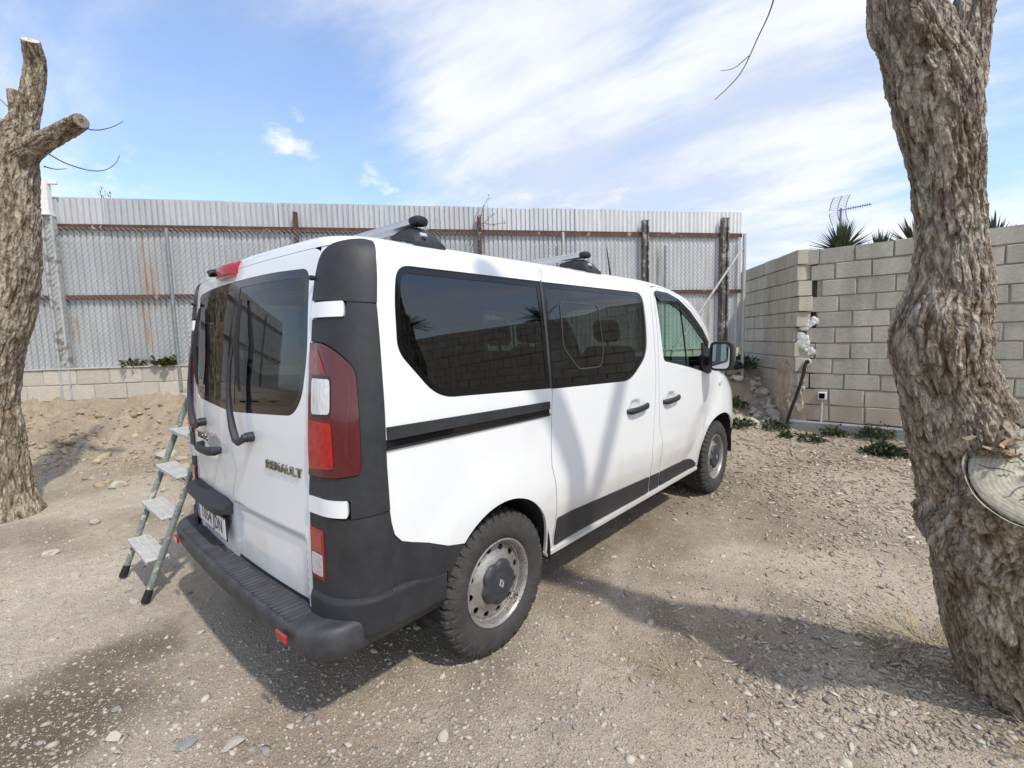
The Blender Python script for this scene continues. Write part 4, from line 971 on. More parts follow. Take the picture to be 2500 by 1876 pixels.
def cap_mesh():
    def rad(t): return .112+.0060*math.cos(5*t+.6)-.0030*math.cos(10*t+1.2)
    V = [(0, AF+.008, 0)]; n = 80; K = [(.25, .008), (.45, .0075), (.50, .004), (.56, .004), (.62, .0065), (.85, .002), (.97, -.008), (1.0, -.016)]
    for k, a in K:
        for i in range(n): t = 2*PI*i/n; r = rad(t) if k > .7 else .112; V.append((math.cos(t)*r*k, AF+a, math.sin(t)*r*k))
    F = [(0, 1+i, 1+(i+1) % n) for i in range(n)]+[(1+j*n+i, 1+j*n+(i+1) % n, 1+(j+1)*n+(i+1) % n, 1+(j+1)*n+i) for j in range(len(K)-1) for i in range(n)]
    return mesh('hub_cap', V, F, mat('cap_plastic', (.035, .037, .043), .5, vary=.2, scale=30), 35)
def logo_mesh():                                                   # small metal lozenge, folded like a ribbon
    o_ = [(0, .030), (.019, 0), (0, -.030), (-.019, 0)]; i_ = [(0, .010), (.0065, 0), (0, -.010), (-.0065, 0)]; md = [(0, .020), (.0128, 0), (0, -.020), (-.0128, 0)]
    V = [(x, AF+.010, z) for x, z in o_]+[(x, AF+.014, z) for x, z in md]+[(x, AF+.010, z) for x, z in i_]+[(x, AF+.006, z) for x, z in o_]
    F = []
    for k in range(4): j = (k+1) % 4; F += [(k, j, 4+j, 4+k), (4+k, 4+j, 8+j, 8+k), (12+k, 12+j, j, k)]
    return mesh('wheel_emblem', V, F, mat('emblem_metal', (.55, .55, .56), .3, .8, vary=.1))
def drum_mesh():
    V, F = lathe([(-.02, .0), (-.02, .185), (-.06, .19)], 40); return mesh('brake_drum', V, F, DARK, 40)
WM = [tyre_mesh(), rim_mesh(), cap_mesh(), logo_mesh(), drum_mesh()]
for k, (x, y, rz) in enumerate(((WR, -.814, PI), (WF, -.814, PI), (WR, .814, 0), (WF, .814, 0))):
    w = bpy.data.objects.new('wheel', None); link(w); w.parent = van; w.matrix_parent_inverse = Matrix.Translation(-Vector(van.location)); w.location = (x, y, WZ-.01)
    w.rotation_euler = (0, 0, rz)
    for me in WM:
        o = link(bpy.data.objects.new(me.name.split('.')[0], me)); o.parent = w
        if me is not WM[4] and k < 2: o.rotation_euler = (0, (.35, -1.1)[k] if me is not WM[0] else (.0, .4)[k]*0, 0)
        if me is WM[3]: o.rotation_euler = (0, (.25, .5)[k % 2], 0)
# wheel houses, underbody, interior
for s in (-1, 1):
    for cx, r in ((WR, .398), (WF, .425)):
        m = MB(); N_ = 30; V = []
        for i in range(N_+1):
            t = math.radians(-8+196*i/N_)
            for y in (s*.93, s*.62): V.append((cx+r*math.cos(t), y, .36+r*math.sin(t)))
        m.add(V, [(2*i, 2*i+1, 2*i+3, 2*i+2) for i in range(N_)]); c0 = len(m.V); m.add([(cx, s*.62, .36)]+[(cx+r*math.cos(math.radians(-8+196*i/N_)), s*.62, .36+r*math.sin(math.radians(-8+196*i/N_))) for i in range(N_+1)], [(0, i+1, i+2) for i in range(N_)])
        m.obj('wheel_arch_liner', DARK, van)
m = MB(); m.box((2.52, 0, .36), (2.36, .60, .05)); m.box((2.52, .0, .37), (1.13, .885, .04)); m.box((1.0, 0, .30), (.06, .72, .06), bev=.02); m.box((4.066, 0, .30), (.06, .72, .06), bev=.02); m.box((.36, 0, .42), (.2, .82, .04)); m.box((4.75, 0, .40), (.14, .7, .05)); m.obj('underbody', DARK, van)
m = MB(); m.box((2.4, 0, .47), (2.1, .86, .012)); m.obj('cabin_floor', TRIM, van)
def seat(x, y, wd, back=.62):
    m = MB(); m.box((x+.05, y, .78), (.25, wd, .07), bev=.04); m.box((x, y, .62), (.18, wd*.8, .12), bev=.01)
    a = Vector((-.17, 0, 1)).normalized(); m.box(Vector((x-.22, y, .84))+a*back*.5, (.055, wd, back*.5), (Vector((1, 0, .17)).normalized(), Vector((0, 1, 0)), a), .045)
    for yy in ([y] if wd < .3 else [y-wd*.6, y, y+wd*.6]): m.box(Vector((x-.23, yy, .84))+a*(back+.13), (.04, .12, .09), (Vector((1, 0, .17)).normalized(), Vector((0, 1, 0)), a), .035); m.tube([Vector((x-.22, yy, .84))+a*back*.9, Vector((x-.23, yy, .84))+a*(back+.1)], .012, 6)
    return m.obj('seat', SEAT, van, 40)
seat(3.20, .45, .24); seat(3.20, -.42, .24); seat(2.12, .18, .62); seat(1.18, .0, .72)
m = MB(); m.box((3.98, 0, 1.02), (.28, .80, .13), bev=.07); m.box((3.86, 0, .80), (.14, .22, .25), bev=.04); m.obj('dashboard', TRIM, van, 40)
m = MB(); cx, cy, cz = 3.60, .42, 1.10; ad = Vector((.45, 0, 1)).normalized(); bd = Vector((0, 1, 0))
m.tube([Vector((cx, cy, cz))+ad*.185*math.cos(2*PI*i/28)+bd*.185*math.sin(2*PI*i/28) for i in range(29)], .016, 8); m.tube([(cx, cy, cz), (cx+.25, cy, cz-.1)], .035, 8)
for t in (0, 2.1, 4.2): m.tube([Vector((cx+.02, cy, cz)), Vector((cx, cy, cz))+ad*.18*math.cos(t+PI)+bd*.18*math.sin(t+PI)], .014, 6)
m.obj('steering_wheel', RUBBER, van, 40)
# ---- roof bars and aerial
for x in (.66, 1.965):
    m = MB(); V = []
    sec = [(-.040, 0), (-.034, .011), (-.018, .018), (.0, .020), (.018, .018), (.034, .011), (.040, 0), (.034, -.014), (.0, -.018), (-.034, -.014)]
    ys = (-.785, .785)
    for y in ys: V += [(x+a, y, 2.052+b) for a, b in sec]
    k = len(sec); m.add(V, [(i, (i+1) % k, k+(i+1) % k, k+i) for i in range(k)]+[tuple(range(k)), tuple(range(k, 2*k))])
    rb = m.obj('roof_bar', ALU, van, 30)
    for s in (-1, 1):
        V = []; c = MB()
        for y, q in ((s*.772, 1.05), (s*.800, 1.05), (s*.814, .8), (s*.818, .4)): V += [(x+a*q, y, 2.052+b*q*1.1) for a, b in sec]
        c.add(V, [(r*k+i, r*k+(i+1) % k, (r+1)*k+(i+1) % k, (r+1)*k+i) for r in range(3) for i in range(k)]+[tuple(range(3*k, 4*k))]); c.obj('end_cap', RUBBER, rb, 40)
        # foot: swept plastic shoe gripping the roof edge
        f = MB(); L = []
        for y, z, hx, hz in ((s*.60, 2.008, .026, .012), (s*.66, 2.008, .040, .020), (s*.72, 2.000, .050, .032), (s*.775, 1.988, .058, .040), (s*.815, 1.966, .072, .036), (s*.850, 1.938, .086, .018)):
            for i in range(12):
                t = 2*PI*i/12; c_, s_ = math.cos(t), math.sin(t); L.append((x+.01+hx*math.copysign(abs(c_)**.6, c_), y, z+hz*math.copysign(abs(s_)**.7, s_)))
        f.add(L, [(r*12+i, r*12+(i+1) % 12, (r+1)*12+(i+1) % 12, (r+1)*12+i) for r in range(5) for i in range(12)]+[tuple(range(12)), tuple(range(60, 72))])
        ft = f.obj('bar_foot', BLACK, rb, 45)
        MB().box((x-.012, s*.832, 1.985), (.017, .006, .010), (Vector((1, 0, 0)), Vector((0, s*.8, .6)), Vector((0, -s*.6, .8))), .002).obj('foot_badge', mat('badge_grey', (.45, .46, .48), .4), ft)
        MB().tube([(x-.02, s*.838, 1.965), (x-.02, s*.846, 1.960)], .010, 10).obj('foot_lock', RUBBER, ft)
m = MB(); m.tube([(2.62, -.60, 1.958), (2.612, -.60, 1.985), (2.60, -.598, 2.05)], [.016, .009, .007], 8); m.tube([(2.60, -.598, 2.05), (2.575, -.59, 2.20)], [.006, .003], 6); m.obj('roof_aerial', RUBBER, van, 40)

# ================================================================== stepladder beside the van
LADG = mat('green_grey_paint', (.15, .19, .165), .55, vary=.25, scale=12, col2=(.24, .27, .24), sharp=.3, fine=.2, fscale=60)
rust_specks(LADG, (.42, .42, .38), 40, .60, .64, 9)
STEPM = mat('worn_step_grey', (.52, .505, .485), .6, vary=.18, scale=20, stretch=(6, 1, 1), fine=.2, fscale=70)
lad = thing('stepladder', 'narrow green-grey metal stepladder with pale steps standing beside the van', 'stepladder', (.2, 1.32, -.02))
LA = lambda y, z: Vector(((-.130 if y > 1.3 else -.108)+.405*z, y, z))
for y in (1.590, 1.060):
    m = MB(); m.tube([LA(y, .035), LA(y, 1.42)], .0135, 10, flat=1.4); st = m.obj('stile', LADG, lad, 40)
    m = MB(); m.tube([LA(y, -.012), LA(y, .0), LA(y, .06)], [.016, .018, .016], 10, flat=1.4); m.obj('rubber_foot', RUBBER, st, 40)
    m = MB(); m.tube([Vector((.47, y, 1.40)), Vector((1.02, y, -.0))], .013, 8, flat=1.3); m.obj('rear_leg', LADG, lad, 40)
for k, z in enumerate((.235, .475, .715, .955, 1.195)):
    x = -.118+.405*z; m = MB(); m.box((x-.005, 1.325, z), (.062, .262, .007), bev=.003)
    m.box((x-.061, 1.325, z-.011), (.004, .255, .009)); m.box((x+.053, 1.325, z-.011), (.004, .255, .009))
    t = m.obj('step', STEPM, lad)
    m = MB()
    for j in range(3):
        for i in range(9): m.box((x-.045+.040*j, 1.125+.05*i, z+.0075), (.014, .016, .0012))
    m.obj('step_tread', mat('tread_grey', (.45, .44, .42), .7), t, kind='stuff')
    m = MB(); m.tube([(x+.01, 1.075, z-.055), (x+.01, 1.575, z-.055)], .006, 6); m.obj('step_stay', LADG, t)
m = MB(); m.box((.50, 1.325, 1.43), (.11, .285, .014), bev=.006); m.obj('top_platform', STEPM, lad)

# ================================================================== corrugated fence on a low block wall
SHEET_A = mat('grey_corrugated_sheet', (.48, .49, .495), .5, .12, vary=.12, scale=2.2, stretch=(3, 3, .5), rnd=.10, fine=.08, fscale=30, bump=.25, bscale=5)
SHEET_B = mat('whitish_corrugated_sheet', (.63, .63, .62), .5, .05, vary=.14, scale=3, stretch=(5, 5, .4), rnd=.09, fine=.10, fscale=30, bump=.3, bscale=6)
def streaks(m, spots, col):
    """run-off rust: streaks at given (s, z, half width, length) on the fence"""
    N = m.node_tree.nodes; L = m.node_tree.links; p = N['Principled BSDF']; src = p.inputs['Base Color'].links[0].from_socket
    ge = N.new('ShaderNodeNewGeometry'); dt = N.new('ShaderNodeVectorMath'); dt.operation = 'DOT_PRODUCT'; L.new(ge.outputs['Position'], dt.inputs[0]); dt.inputs[1].default_value = FD
    sx = N.new('ShaderNodeSeparateXYZ'); L.new(ge.outputs['Position'], sx.inputs[0])
    nz = N.new('ShaderNodeTexNoise'); mp = N.new('ShaderNodeMapping'); mp.inputs['Scale'].default_value = (9, 9, 1.6); L.new(ge.outputs['Position'], mp.inputs[0]); L.new(mp.outputs[0], nz.inputs[0]); nz.inputs['Scale'].default_value = 2.2; nz.inputs['Detail'].default_value = 6
    def mth(op, a, b=None, c=None, cl=False):
        n = N.new('ShaderNodeMath'); n.operation = op; n.use_clamp = cl
        for i, v in enumerate((a, b, c)):
            if v is None: continue
            if isinstance(v, (int, float)): n.inputs[i].default_value = v
            else: L.new(v, n.inputs[i])
        return n.outputs[0]
    s0 = FP.dot(FD); tot = None
    for s, z, hw, ln in spots:
        a = mth('DIVIDE', mth('ABSOLUTE', mth('SUBTRACT', dt.outputs['Value'], s+s0)), hw); b = mth('DIVIDE', mth('ABSOLUTE', mth('SUBTRACT', sx.outputs[2], z)), ln)
        q = mth('SUBTRACT', 1.0, mth('MAXIMUM', mth('POWER', a, 2), mth('POWER', b, 2)), None, True); tot = q if tot is None else mth('MAXIMUM', tot, q)
    f = mth('MULTIPLY', tot, mth('MULTIPLY_ADD', nz.outputs[0], 3.2, -1.0), None, True)
    mx = N.new('ShaderNodeMix'); mx.data_type = 'RGBA'; L.new(f, mx.inputs[0]); L.new(src, mx.inputs[6]); mx.inputs[7].default_value = col+(1,); L.new(mx.outputs[2], p.inputs['Base Color'])
streaks(SHEET_A, [(.47, 2.46, .13, .42), (.42, 2.5, .035, .5), (.38, 1.85, .05, .42), (.33, 2.12, .05, .18), (-.53, 1.82, .07, .20), (.40, 2.95, .04, .35), (1.7, 2.2, .05, .5)], (.42, .25, .12))
streaks(SHEET_B, [(8.35, 2.75, .05, .35), (8.45, 2.6, .03, .4), (9.3, 1.9, .06, .4)], (.45, .40, .32))
RUST = mat('rusty_steel', (.075, .040, .028), .85, vary=.3, scale=9, col2=(.13, .065, .042), sharp=.25, fine=.2, fscale=60)
rust_specks(RUST, (.36, .27, .20), 14, .64, .68, 3)
PEEL = mat('peeling_painted_steel', (.40, .41, .40), .7, vary=.12, scale=6, fine=.1); rust_specks(PEEL, (.22, .205, .185), 9, .54, .60, 3)
PEELD = mat('dark_peeling_post', (.10, .09, .08), .8, vary=.3, scale=8); rust_specks(PEELD, (.33, .31, .28), 13, .56, .60, 4)
GALV = mat('galvanised_pipe', (.27, .29, .29), .5, .5, vary=.2, scale=15)
PALEP = mat('pale_pipe', (.46, .45, .42), .6, .2, vary=.15, scale=15)
WIRE = mat('fence_wire', (.22, .23, .23), .5, .5, vary=.1)
WHITEM = mat('white_painted_metal', (.74, .74, .70), .45, vary=.06, scale=10)
fence = thing('corrugated_fence', 'tall grey corrugated metal fence on rusty rails behind the van', 'fence', tuple(FL(4.5, 0, 1.26)))
PIT = .0765
def sheet_mesh(kind):
    n = 10; V = []; pr = []
    for i in range(n):
        s = i*PIT
        if kind == 'a': pr += [(s, 0), (s+.048, 0), (s+.052, -.010), (s+.055, -.022), (s+.068, -.022), (s+.072, -.010)]
        else: pr += [(s+PIT*k/8, .012*math.sin(2*PI*k/8)) for k in range(8)]
    pr += [(n*PIT, 0), (n*PIT+.012, -.001)]
    for z in (0, .8, 1.6, 2.375):
        V += [FD*s+FN*o+Vector((0, 0, z)) for s, o in pr]
    k = len(pr); F = [(r*k+i, r*k+i+1, (r+1)*k+i+1, (r+1)*k+i) for r in range(3) for i in range(k-1)]
    return mesh('sheet', V, F, SHEET_A if kind == 'a' else SHEET_B, 35)
SA, SB = sheet_mesh('a'), sheet_mesh('b')
s0 = -9.19; i = 0
while s0 < 9.70:
    me = SA if s0 < 6.8 else SB
    o = link(bpy.data.objects.new('sheet', me)); adopt(o, fence); o.location = FL(s0, .004*(i % 2), 1.262+random.uniform(-.009, .009)); o.rotation_euler = (random.uniform(-.002, .002), random.uniform(-.003, .003), random.uniform(-.006, .006)); s0 += PIT*10; i += 1
fax = (FD, FN, Vector((0, 0, 1)))
def fbox(name, s, o, z, h, m, par=fence, bev=.004, **t): return MB().box(FL(s, o, z), h, fax, bev).obj(name, m, par, **t)
for z, hz in ((3.252, .034), (2.282, .031)):
    for a, b in ((-9.2, -3.9), (-3.84, 2.50), (2.55, 5.22), (5.30, 9.92)):
        m = MB(); m.box(FL((a+b)/2, .034, z), ((b-a)/2, .024, .004), fax); m.box(FL((a+b)/2, .056, z-hz*.5), ((b-a)/2, .003, hz), fax); m.obj('rail', RUST, fence)
def ibeam(s, z0, z1, hw, m_, label=None, lean=0.):
    m = MB(); c = FL(s, .10, (z0+z1)/2); h = (z1-z0)/2
    m.box(c-FD*hw*.8, (hw*.2, .045, h), fax, .002); m.box(c+FD*hw*.8, (hw*.2, .045, h), fax, .002); m.box(c, (hw*.62, .012, h), fax)
    return m.obj('post', m_, fence)
p1 = ibeam(-.635, .86, 3.36, .070, PEEL); p1['label'] = 'thick post with peeling paint and a white T-shaped bracket on top'
m = MB(); up = Vector((0, 0, 1)); m.box(FL(-.640, .10, 3.60), (.050, .05, .235), fax, .006); m.box(FL(-.65, .10, 3.375), (.075, .06, .012), fax, .003); m.box(FL(-.64, .10, 3.80), (.155, .022, .022), fax, .004); br = m.obj('bracket', WHITEM, p1)
MB().box(FL(-.481, .10, 3.80), (.004, .020, .020), fax).obj('bracket_end', RUBBER, br) if False else None
for s, z1 in ((-3.87, 3.48), (-6.9, 3.48), (2.525, 3.48), (5.262, 3.48)): fbox('post', s, .075, (1.0+z1)/2, (.030, .03, (z1-1.0)/2), RUST)
p5 = ibeam(8.07, .9, 3.455, .052, PEELD); p6 = ibeam(9.55, .75, 3.52, .062, PEELD)
cl = thing('chain_link_fence', 'galvanised chain-link mesh on thin pipe posts in front of the metal sheets', 'fence', tuple(FL(4.5, .13, 1.26)))
def pipe(s, z0, z1, r, m_, o=.135): m = MB(); m.tube([FL(s, o, z0), FL(s, o, z1)], r, 8); m.tube([FL(s, o, z1), FL(s, o, z1+.012)], [r*1.12, r*.7], 8); return m.obj('post', m_, cl, 40)
pipe(.815, .9, 3.20, .024, GALV); pipe(3.6, .9, 3.2, .022, GALV); pipe(6.62, .9, 3.22, .022, PALEP); pipe(8.42, .9, 3.02, .022, GALV); pipe(-2.2, .9, 3.2, .024, GALV); pipe(-5.2, .9, 3.2, .024, GALV)
e = pipe(9.915, .75, 3.24, .030, PALEP)
m = MB(); m.tube([FL(9.86, .15, 2.99), FL(8.55, .19, 1.25)], .020, 8); m.obj('brace', PALEP, cl, 40)
m = MB(); z0, z1, sp = 1.27, 3.215, .068
for fam in (1, -1):
    s = -9.1-(z1-z0)
    while s < 9.9:
        a, b = (s, s+(z1-z0)*.98)
        sa, sb = (a, b) if fam > 0 else (b, a); zA, zB = z0, z1
        lo, hi = -9.1, 9.9
        def clip(s_, z_, s2, z2):
            if s_ < lo: t = (lo-s_)/(s2-s_); return lo, z_+(z2-z_)*t
            if s_ > hi: t = (hi-s_)/(s2-s_); return hi, z_+(z2-z_)*t
            return s_, z_
        if max(sa, sb) > lo and min(sa, sb) < hi:
            q0 = clip(sa, zA, sb, zB); q1 = clip(sb, zB, sa, zA)
            p, q = FL(q0[0], .112+.003*fam, q0[1]), FL(q1[0], .112+.003*fam, q1[1]); t = (q-p).normalized(); n1 = t.cross(FN).normalized(); r = .0021
            b_ = len(m.V); V3 = [n1*r, -n1*r*.5+FN*r, -n1*r*.5-FN*r]
            m.add([p+v for v in V3]+[q+v for v in V3], [(0, 1, 4, 3), (1, 2, 5, 4), (2, 0, 3, 5)])
        s += sp
m.obj('wire_mesh', WIRE, cl, kind='stuff')
# low block wall under the fence
BLOCKL = mat('cream_block', (.50, .455, .375), .9, vary=.10, scale=7, rnd=.07, bump=.35, bscale=120, fine=.08, fscale=120, spec=.2)
MORTL = mat('cream_mortar', (.40, .365, .30), .95, vary=.15, scale=9, bump=.3, bscale=90, spec=.2)
def block_mesh(seed, m_):
    b = MB(); b.box((0, 0, 0), (.5, .5, .5), bev=.028); r = np.random.default_rng(seed)
    V = [tuple(np.array(v)+r.normal(0, .010, 3)) for v in b.V]; return mesh('block', V, b.F, m_, 25)
low = thing('low_block_wall', 'low cream concrete block wall the corrugated fence stands on', 'wall', tuple(FL(4, .1, .8)))
BL = [block_mesh(i, BLOCKL) for i in range(4)]
fbox('wall_core', .35, .02, 1.02, (9.45, .105, .235), MORTL, low)
for r, (z, off) in enumerate(((1.158, -.905), (.935, -1.115))):
    s = off-.41*20
    while s < 9.6:
        o = link(bpy.data.objects.new('block', random.choice(BL))); adopt(o, low); o.location = FL(s+.205, .035+random.uniform(-.002, .002), z); o.scale = (.402, .20, .212+random.uniform(-.003, .003)); o.rotation_euler = (random.uniform(-.004, .004), 0, math.atan2(FD.y, FD.x)+random.uniform(-.004, .004)); s += .41
m = MB(); m.box(FL(.35, .03, 1.272), (9.45, .125, .008), fax, .003); m.obj('mortar_cap', BLOCKL, low)

# ================================================================== tall block wall to the right
BLOCK = mat('grey_tan_block', (.435, .40, .325), .92, vary=.13, scale=9, rnd=.08, bump=.45, bscale=110, fine=.12, fscale=130, spec=.2)
def wall_tone(m):
    N = m.node_tree.nodes; L = m.node_tree.links; p = N['Principled BSDF']; src = p.inputs['Base Color'].links[0].from_socket
    ge = N.new('ShaderNodeNewGeometry'); mp = N.new('ShaderNodeMapping'); mp.inputs['Scale'].default_value = (3, 3, .6); L.new(ge.outputs['Position'], mp.inputs[0]); nz = N.new('ShaderNodeTexNoise'); L.new(mp.outputs[0], nz.inputs[0]); nz.inputs['Scale'].default_value = 1.6; nz.inputs['Detail'].default_value = 6
    mr = N.new('ShaderNodeMapRange'); L.new(nz.outputs[0], mr.inputs[0]); mr.inputs[1].default_value = .35; mr.inputs[2].default_value = .68; mr.inputs[3].default_value = .86; mr.inputs[4].default_value = 1.12
    vs = N.new('ShaderNodeVectorMath'); vs.operation = 'SCALE'; L.new(src, vs.inputs[0]); L.new(mr.outputs[0], vs.inputs['Scale'])
    sx = N.new('ShaderNodeSeparateXYZ'); L.new(ge.outputs['Position'], sx.inputs[0]); ad = N.new('ShaderNodeMath'); ad.operation = 'MULTIPLY_ADD'; L.new(nz.outputs[0], ad.inputs[0]); ad.inputs[1].default_value = .6; L.new(sx.outputs[2], ad.inputs[2])
    m2 = N.new('ShaderNodeMapRange'); L.new(ad.outputs[0], m2.inputs[0]); m2.inputs[1].default_value = .75; m2.inputs[2].default_value = 1.05; m2.inputs[3].default_value = .55; m2.inputs[4].default_value = 0
    mx = N.new('ShaderNodeMix'); mx.data_type = 'RGBA'; L.new(m2.outputs[0], mx.inputs[0]); L.new(vs.outputs[0], mx.inputs[6]); mx.inputs[7].default_value = (.43, .33, .245, 1); L.new(mx.outputs[2], p.inputs['Base Color'])
wall_tone(BLOCK)
MORT = mat('grey_mortar', (.33, .295, .235), .95, vary=.2, scale=8, bump=.4, bscale=70, spec=.2)
CONC = mat('footing_concrete', (.27, .265, .245), .92, vary=.15, scale=5, bump=.4, bscale=60, spec=.2)
RENDER = mat('crumbling_render', (.40, .345, .265), .95, vary=.18, scale=6, bump=.6, bscale=40, fine=.15, fscale=90, spec=.2)
FOAM = mat('white_foam', (.72, .70, .64), .9, vary=.12, scale=20, bump=.4, bscale=40)
WX = 7.74
wall = thing('block_wall', 'tall cracked grey-tan concrete block wall on the right, broken at its corner', 'wall', (WX, -2.4, 0))
BB = [block_mesh(20+i, BLOCK) for i in range(5)]
def place_block(x, y, z, l, rz, h=.211, par=wall, th=.20):
    o = link(bpy.data.objects.new('block', random.choice(BB))); adopt(o, par); o.location = (x, y, z); o.scale = (l, th, h); o.rotation_euler = (random.uniform(-.005, .005), random.uniform(-.004, .004), rz+random.uniform(-.004, .004)); return o
ROWZ = [2.732, 2.502, 2.268, 2.030, 1.800, 1.572, 1.340, 1.112, .884, .656, .412, .165]
JOFF = [-1.562, -1.332, -1.602, -1.392, -1.562, -1.361, -1.550, -1.343, -1.489, -1.743, -1.752]
ENDY = [-.80, -1.03, -1.14, -.90, -1.12, -.99, -.90, -1.02, -.86, -.82, -.82]           # broken left end, course by course
far = MB()
for r in range(11):
    z = (ROWZ[r]+ROWZ[r+1])/2; h = ROWZ[r]-ROWZ[r+1]-.014; y = JOFF[r]
    while y < ENDY[r]-.02: y += .432
    top = y; yy = top
    while yy > -13:
        a, b = min(yy, ENDY[r]), yy-.432
        if a-b > .05:
            l = a-b-.012; c = (a+b)/2
            if yy > -5.4: place_block(WX+.10+random.uniform(-.004, .004), c, z+random.uniform(-.004, .004), l-random.uniform(0, .008), PI/2, h-random.uniform(0, .006))
            else: far.box((WX+.10, c, z), (.10, l/2, h/2), bev=.006)
        yy -= .432
far.obj('block_run', BLOCK, wall, kind='stuff')
m = MB(); m.box((WX+.105, -7.06, 1.445), (.085, 5.94, 1.275)); m.obj('wall_core', MORT, wall)
m = MB(); m.box((WX+.08, -6.9, .03), (.15, 6.1, .128), bev=.02); m.obj('footing', CONC, wall)
# short run turning back to the fence
a34 = math.radians(34); WD = Vector((math.cos(a34), math.sin(a34), 0)); WN = Vector((math.sin(a34), -math.cos(a34), 0)); C0 = Vector((WX+.03, -.80, 0))
if WN.dot(CP-C0) < 0: WN = -WN
m = MB(); m.box(C0+WD*1.24-WN*.115+Vector((0, 0, 1.70)), (1.22, .085, 1.0), (WD, WN, Vector((0, 0, 1)))); m.obj('wall_core', MORT, wall)
for r in range(9):
    z = (ROWZ[r]+ROWZ[r+1])/2+.02; h = ROWZ[r]-ROWZ[r+1]-.014; u = (-.14, -.12, -.17, -.21, -.16, -.06, -.10, -.15, -.14)[r]; first = True; k = 0
    seq = (.30, .43) if r % 2 else (.46, .43)
    while u < 2.45:
        l = seq[0] if first else .43; l = min(l, 2.47-u)
        if l > .06:
            p = C0+WD*(u+l/2)-WN*.10; place_block(p.x+random.uniform(-.003, .003), p.y, z, l-.012, a34, h)
        u += l; first = False
def lumpy(name, C, h, ax, seed, m_, par, amp=.35, sub=2, **t):
    V, F = ico(sub); n = 1+amp*fbm(V[:, 0]*1.4+seed, V[:, 1]*1.4, V[:, 2]*1.4, 4, seed); V = V*n[:, None]
    P = [Vector(C)+ax[0]*float(v[0])*h[0]+ax[1]*float(v[1])*h[1]+ax[2]*float(v[2])*h[2] for v in V]
    return obj(name, P, F, m_, par, 50, **t)
wax = (Vector((0, 1, 0)), Vector((1, 0, 0)), Vector((0, 0, 1)))
wax2 = (WD, WN, Vector((0, 0, 1)))
m = MB(); m.box(C0+WD*1.2-WN*.09+Vector((0, 0, .35)), (1.25, .105, .40), wax2, .02); m.obj('render_band', RENDER, wall)
def shell(name, pts, seed, m_, base=.02, amp=.03, ax=wax, org=None):
    """an uneven skin of render: outline in wall coordinates (along, up), standing proud of the blocks"""
    org = org or Vector((WX, 0, 0)); P = rounded(pts, .04, 3); P = [(u+.02*math.sin(9*v+seed)+.012*math.sin(23*v), v+.015*math.sin(11*u+seed*2)) for u, v in resample(P, .03)]
    out = ax[1] if ax is wax2 else Vector((-1, 0, 0))
    def fm(u, v): return org+ax[0]*u+Vector((0, 0, v))+out*(base+amp*(.5+float(fbm(np.array(u*6.), np.array(v*6.), np.array(seed*1.), 4, seed))))
    v, f, nn = patch_data(P, fm, (), .028, .05, center=org-out*5)
    return obj(name, v, f, m_, wall, 60)
shell('render_patch', [(-.80, .02), (-1.02, .02), (-1.0, .30), (-.98, .55), (-1.0, .88), (-.93, 1.05), (-.80, 1.0)], 3, RENDER, .01, .05)
shell('render_patch', [(-.05, .0), (.42, .0), (.46, .55), (.40, .80), (.30, 1.02), (.10, 1.06), (-.06, .98)], 5, RENDER, .015, .06, wax2, C0)
def foam(name, line, w, seed):
    r = np.random.default_rng(seed); m = MB(); L = resample(line, .018)[:-1]; L = L[:int(len(L))]
    for i, (u, z) in enumerate(L):
        if math.hypot(u-line[-1][0], z-line[-1][1]) < .004: break
        for _ in range(3):
            V, F = ico(1); a = r.uniform(.45, 1.0, 3)*w; V = V*(1+.45*fbm(V[:, 0]*1.7+i, V[:, 1]*1.7, V[:, 2]*1.7, 3, seed+i))[:, None]
            c = (WX+.002-.012*r.random(), u+r.normal(0, w*.55), z+r.normal(0, w*.6)); m.add([(c[0]+v[0]*.011, c[1]+v[1]*a[1], c[2]+v[2]*a[2]*1.2) for v in V], F.tolist())
    return m.obj(name, FOAM, wall, 60)
def path_(P): return P+P[-2:0:-1] if False else P
for k, (ln, w) in enumerate((([(-1.10, 1.70), (-1.03, 1.66), (-1.01, 1.60), (-1.08, 1.57)], .030), ([(-1.02, 1.58), (-.93, 1.57), (-.90, 1.50), (-.93, 1.40), (-.90, 1.32)], .022), ([(-.95, 1.46), (-.96, 1.30), (-.97, 1.18), (-.92, 1.08), (-.93, .94)], .036), ([(-1.03, 1.24), (-1.08, 1.20), (-1.13, 1.13), (-1.03, 1.12)], .028), ([(-.96, .70), (-.97, .62)], .014))):
    foam('foam_patch', ln+ln[-2:0:-1], w*1.45, 40+k)
# broken cavities between the courses at the corner are left open; a dark-coloured slab behind them paints in their shade
m = MB(); m.box((WX+.15, -.98, 1.4), (.05, .14, 1.2)); m.obj('wall_core', mat('cavity_shade', (.13, .115, .095), .95, vary=.25, scale=8), wall)  # dark slab painting in the cavities' shade, not a real core
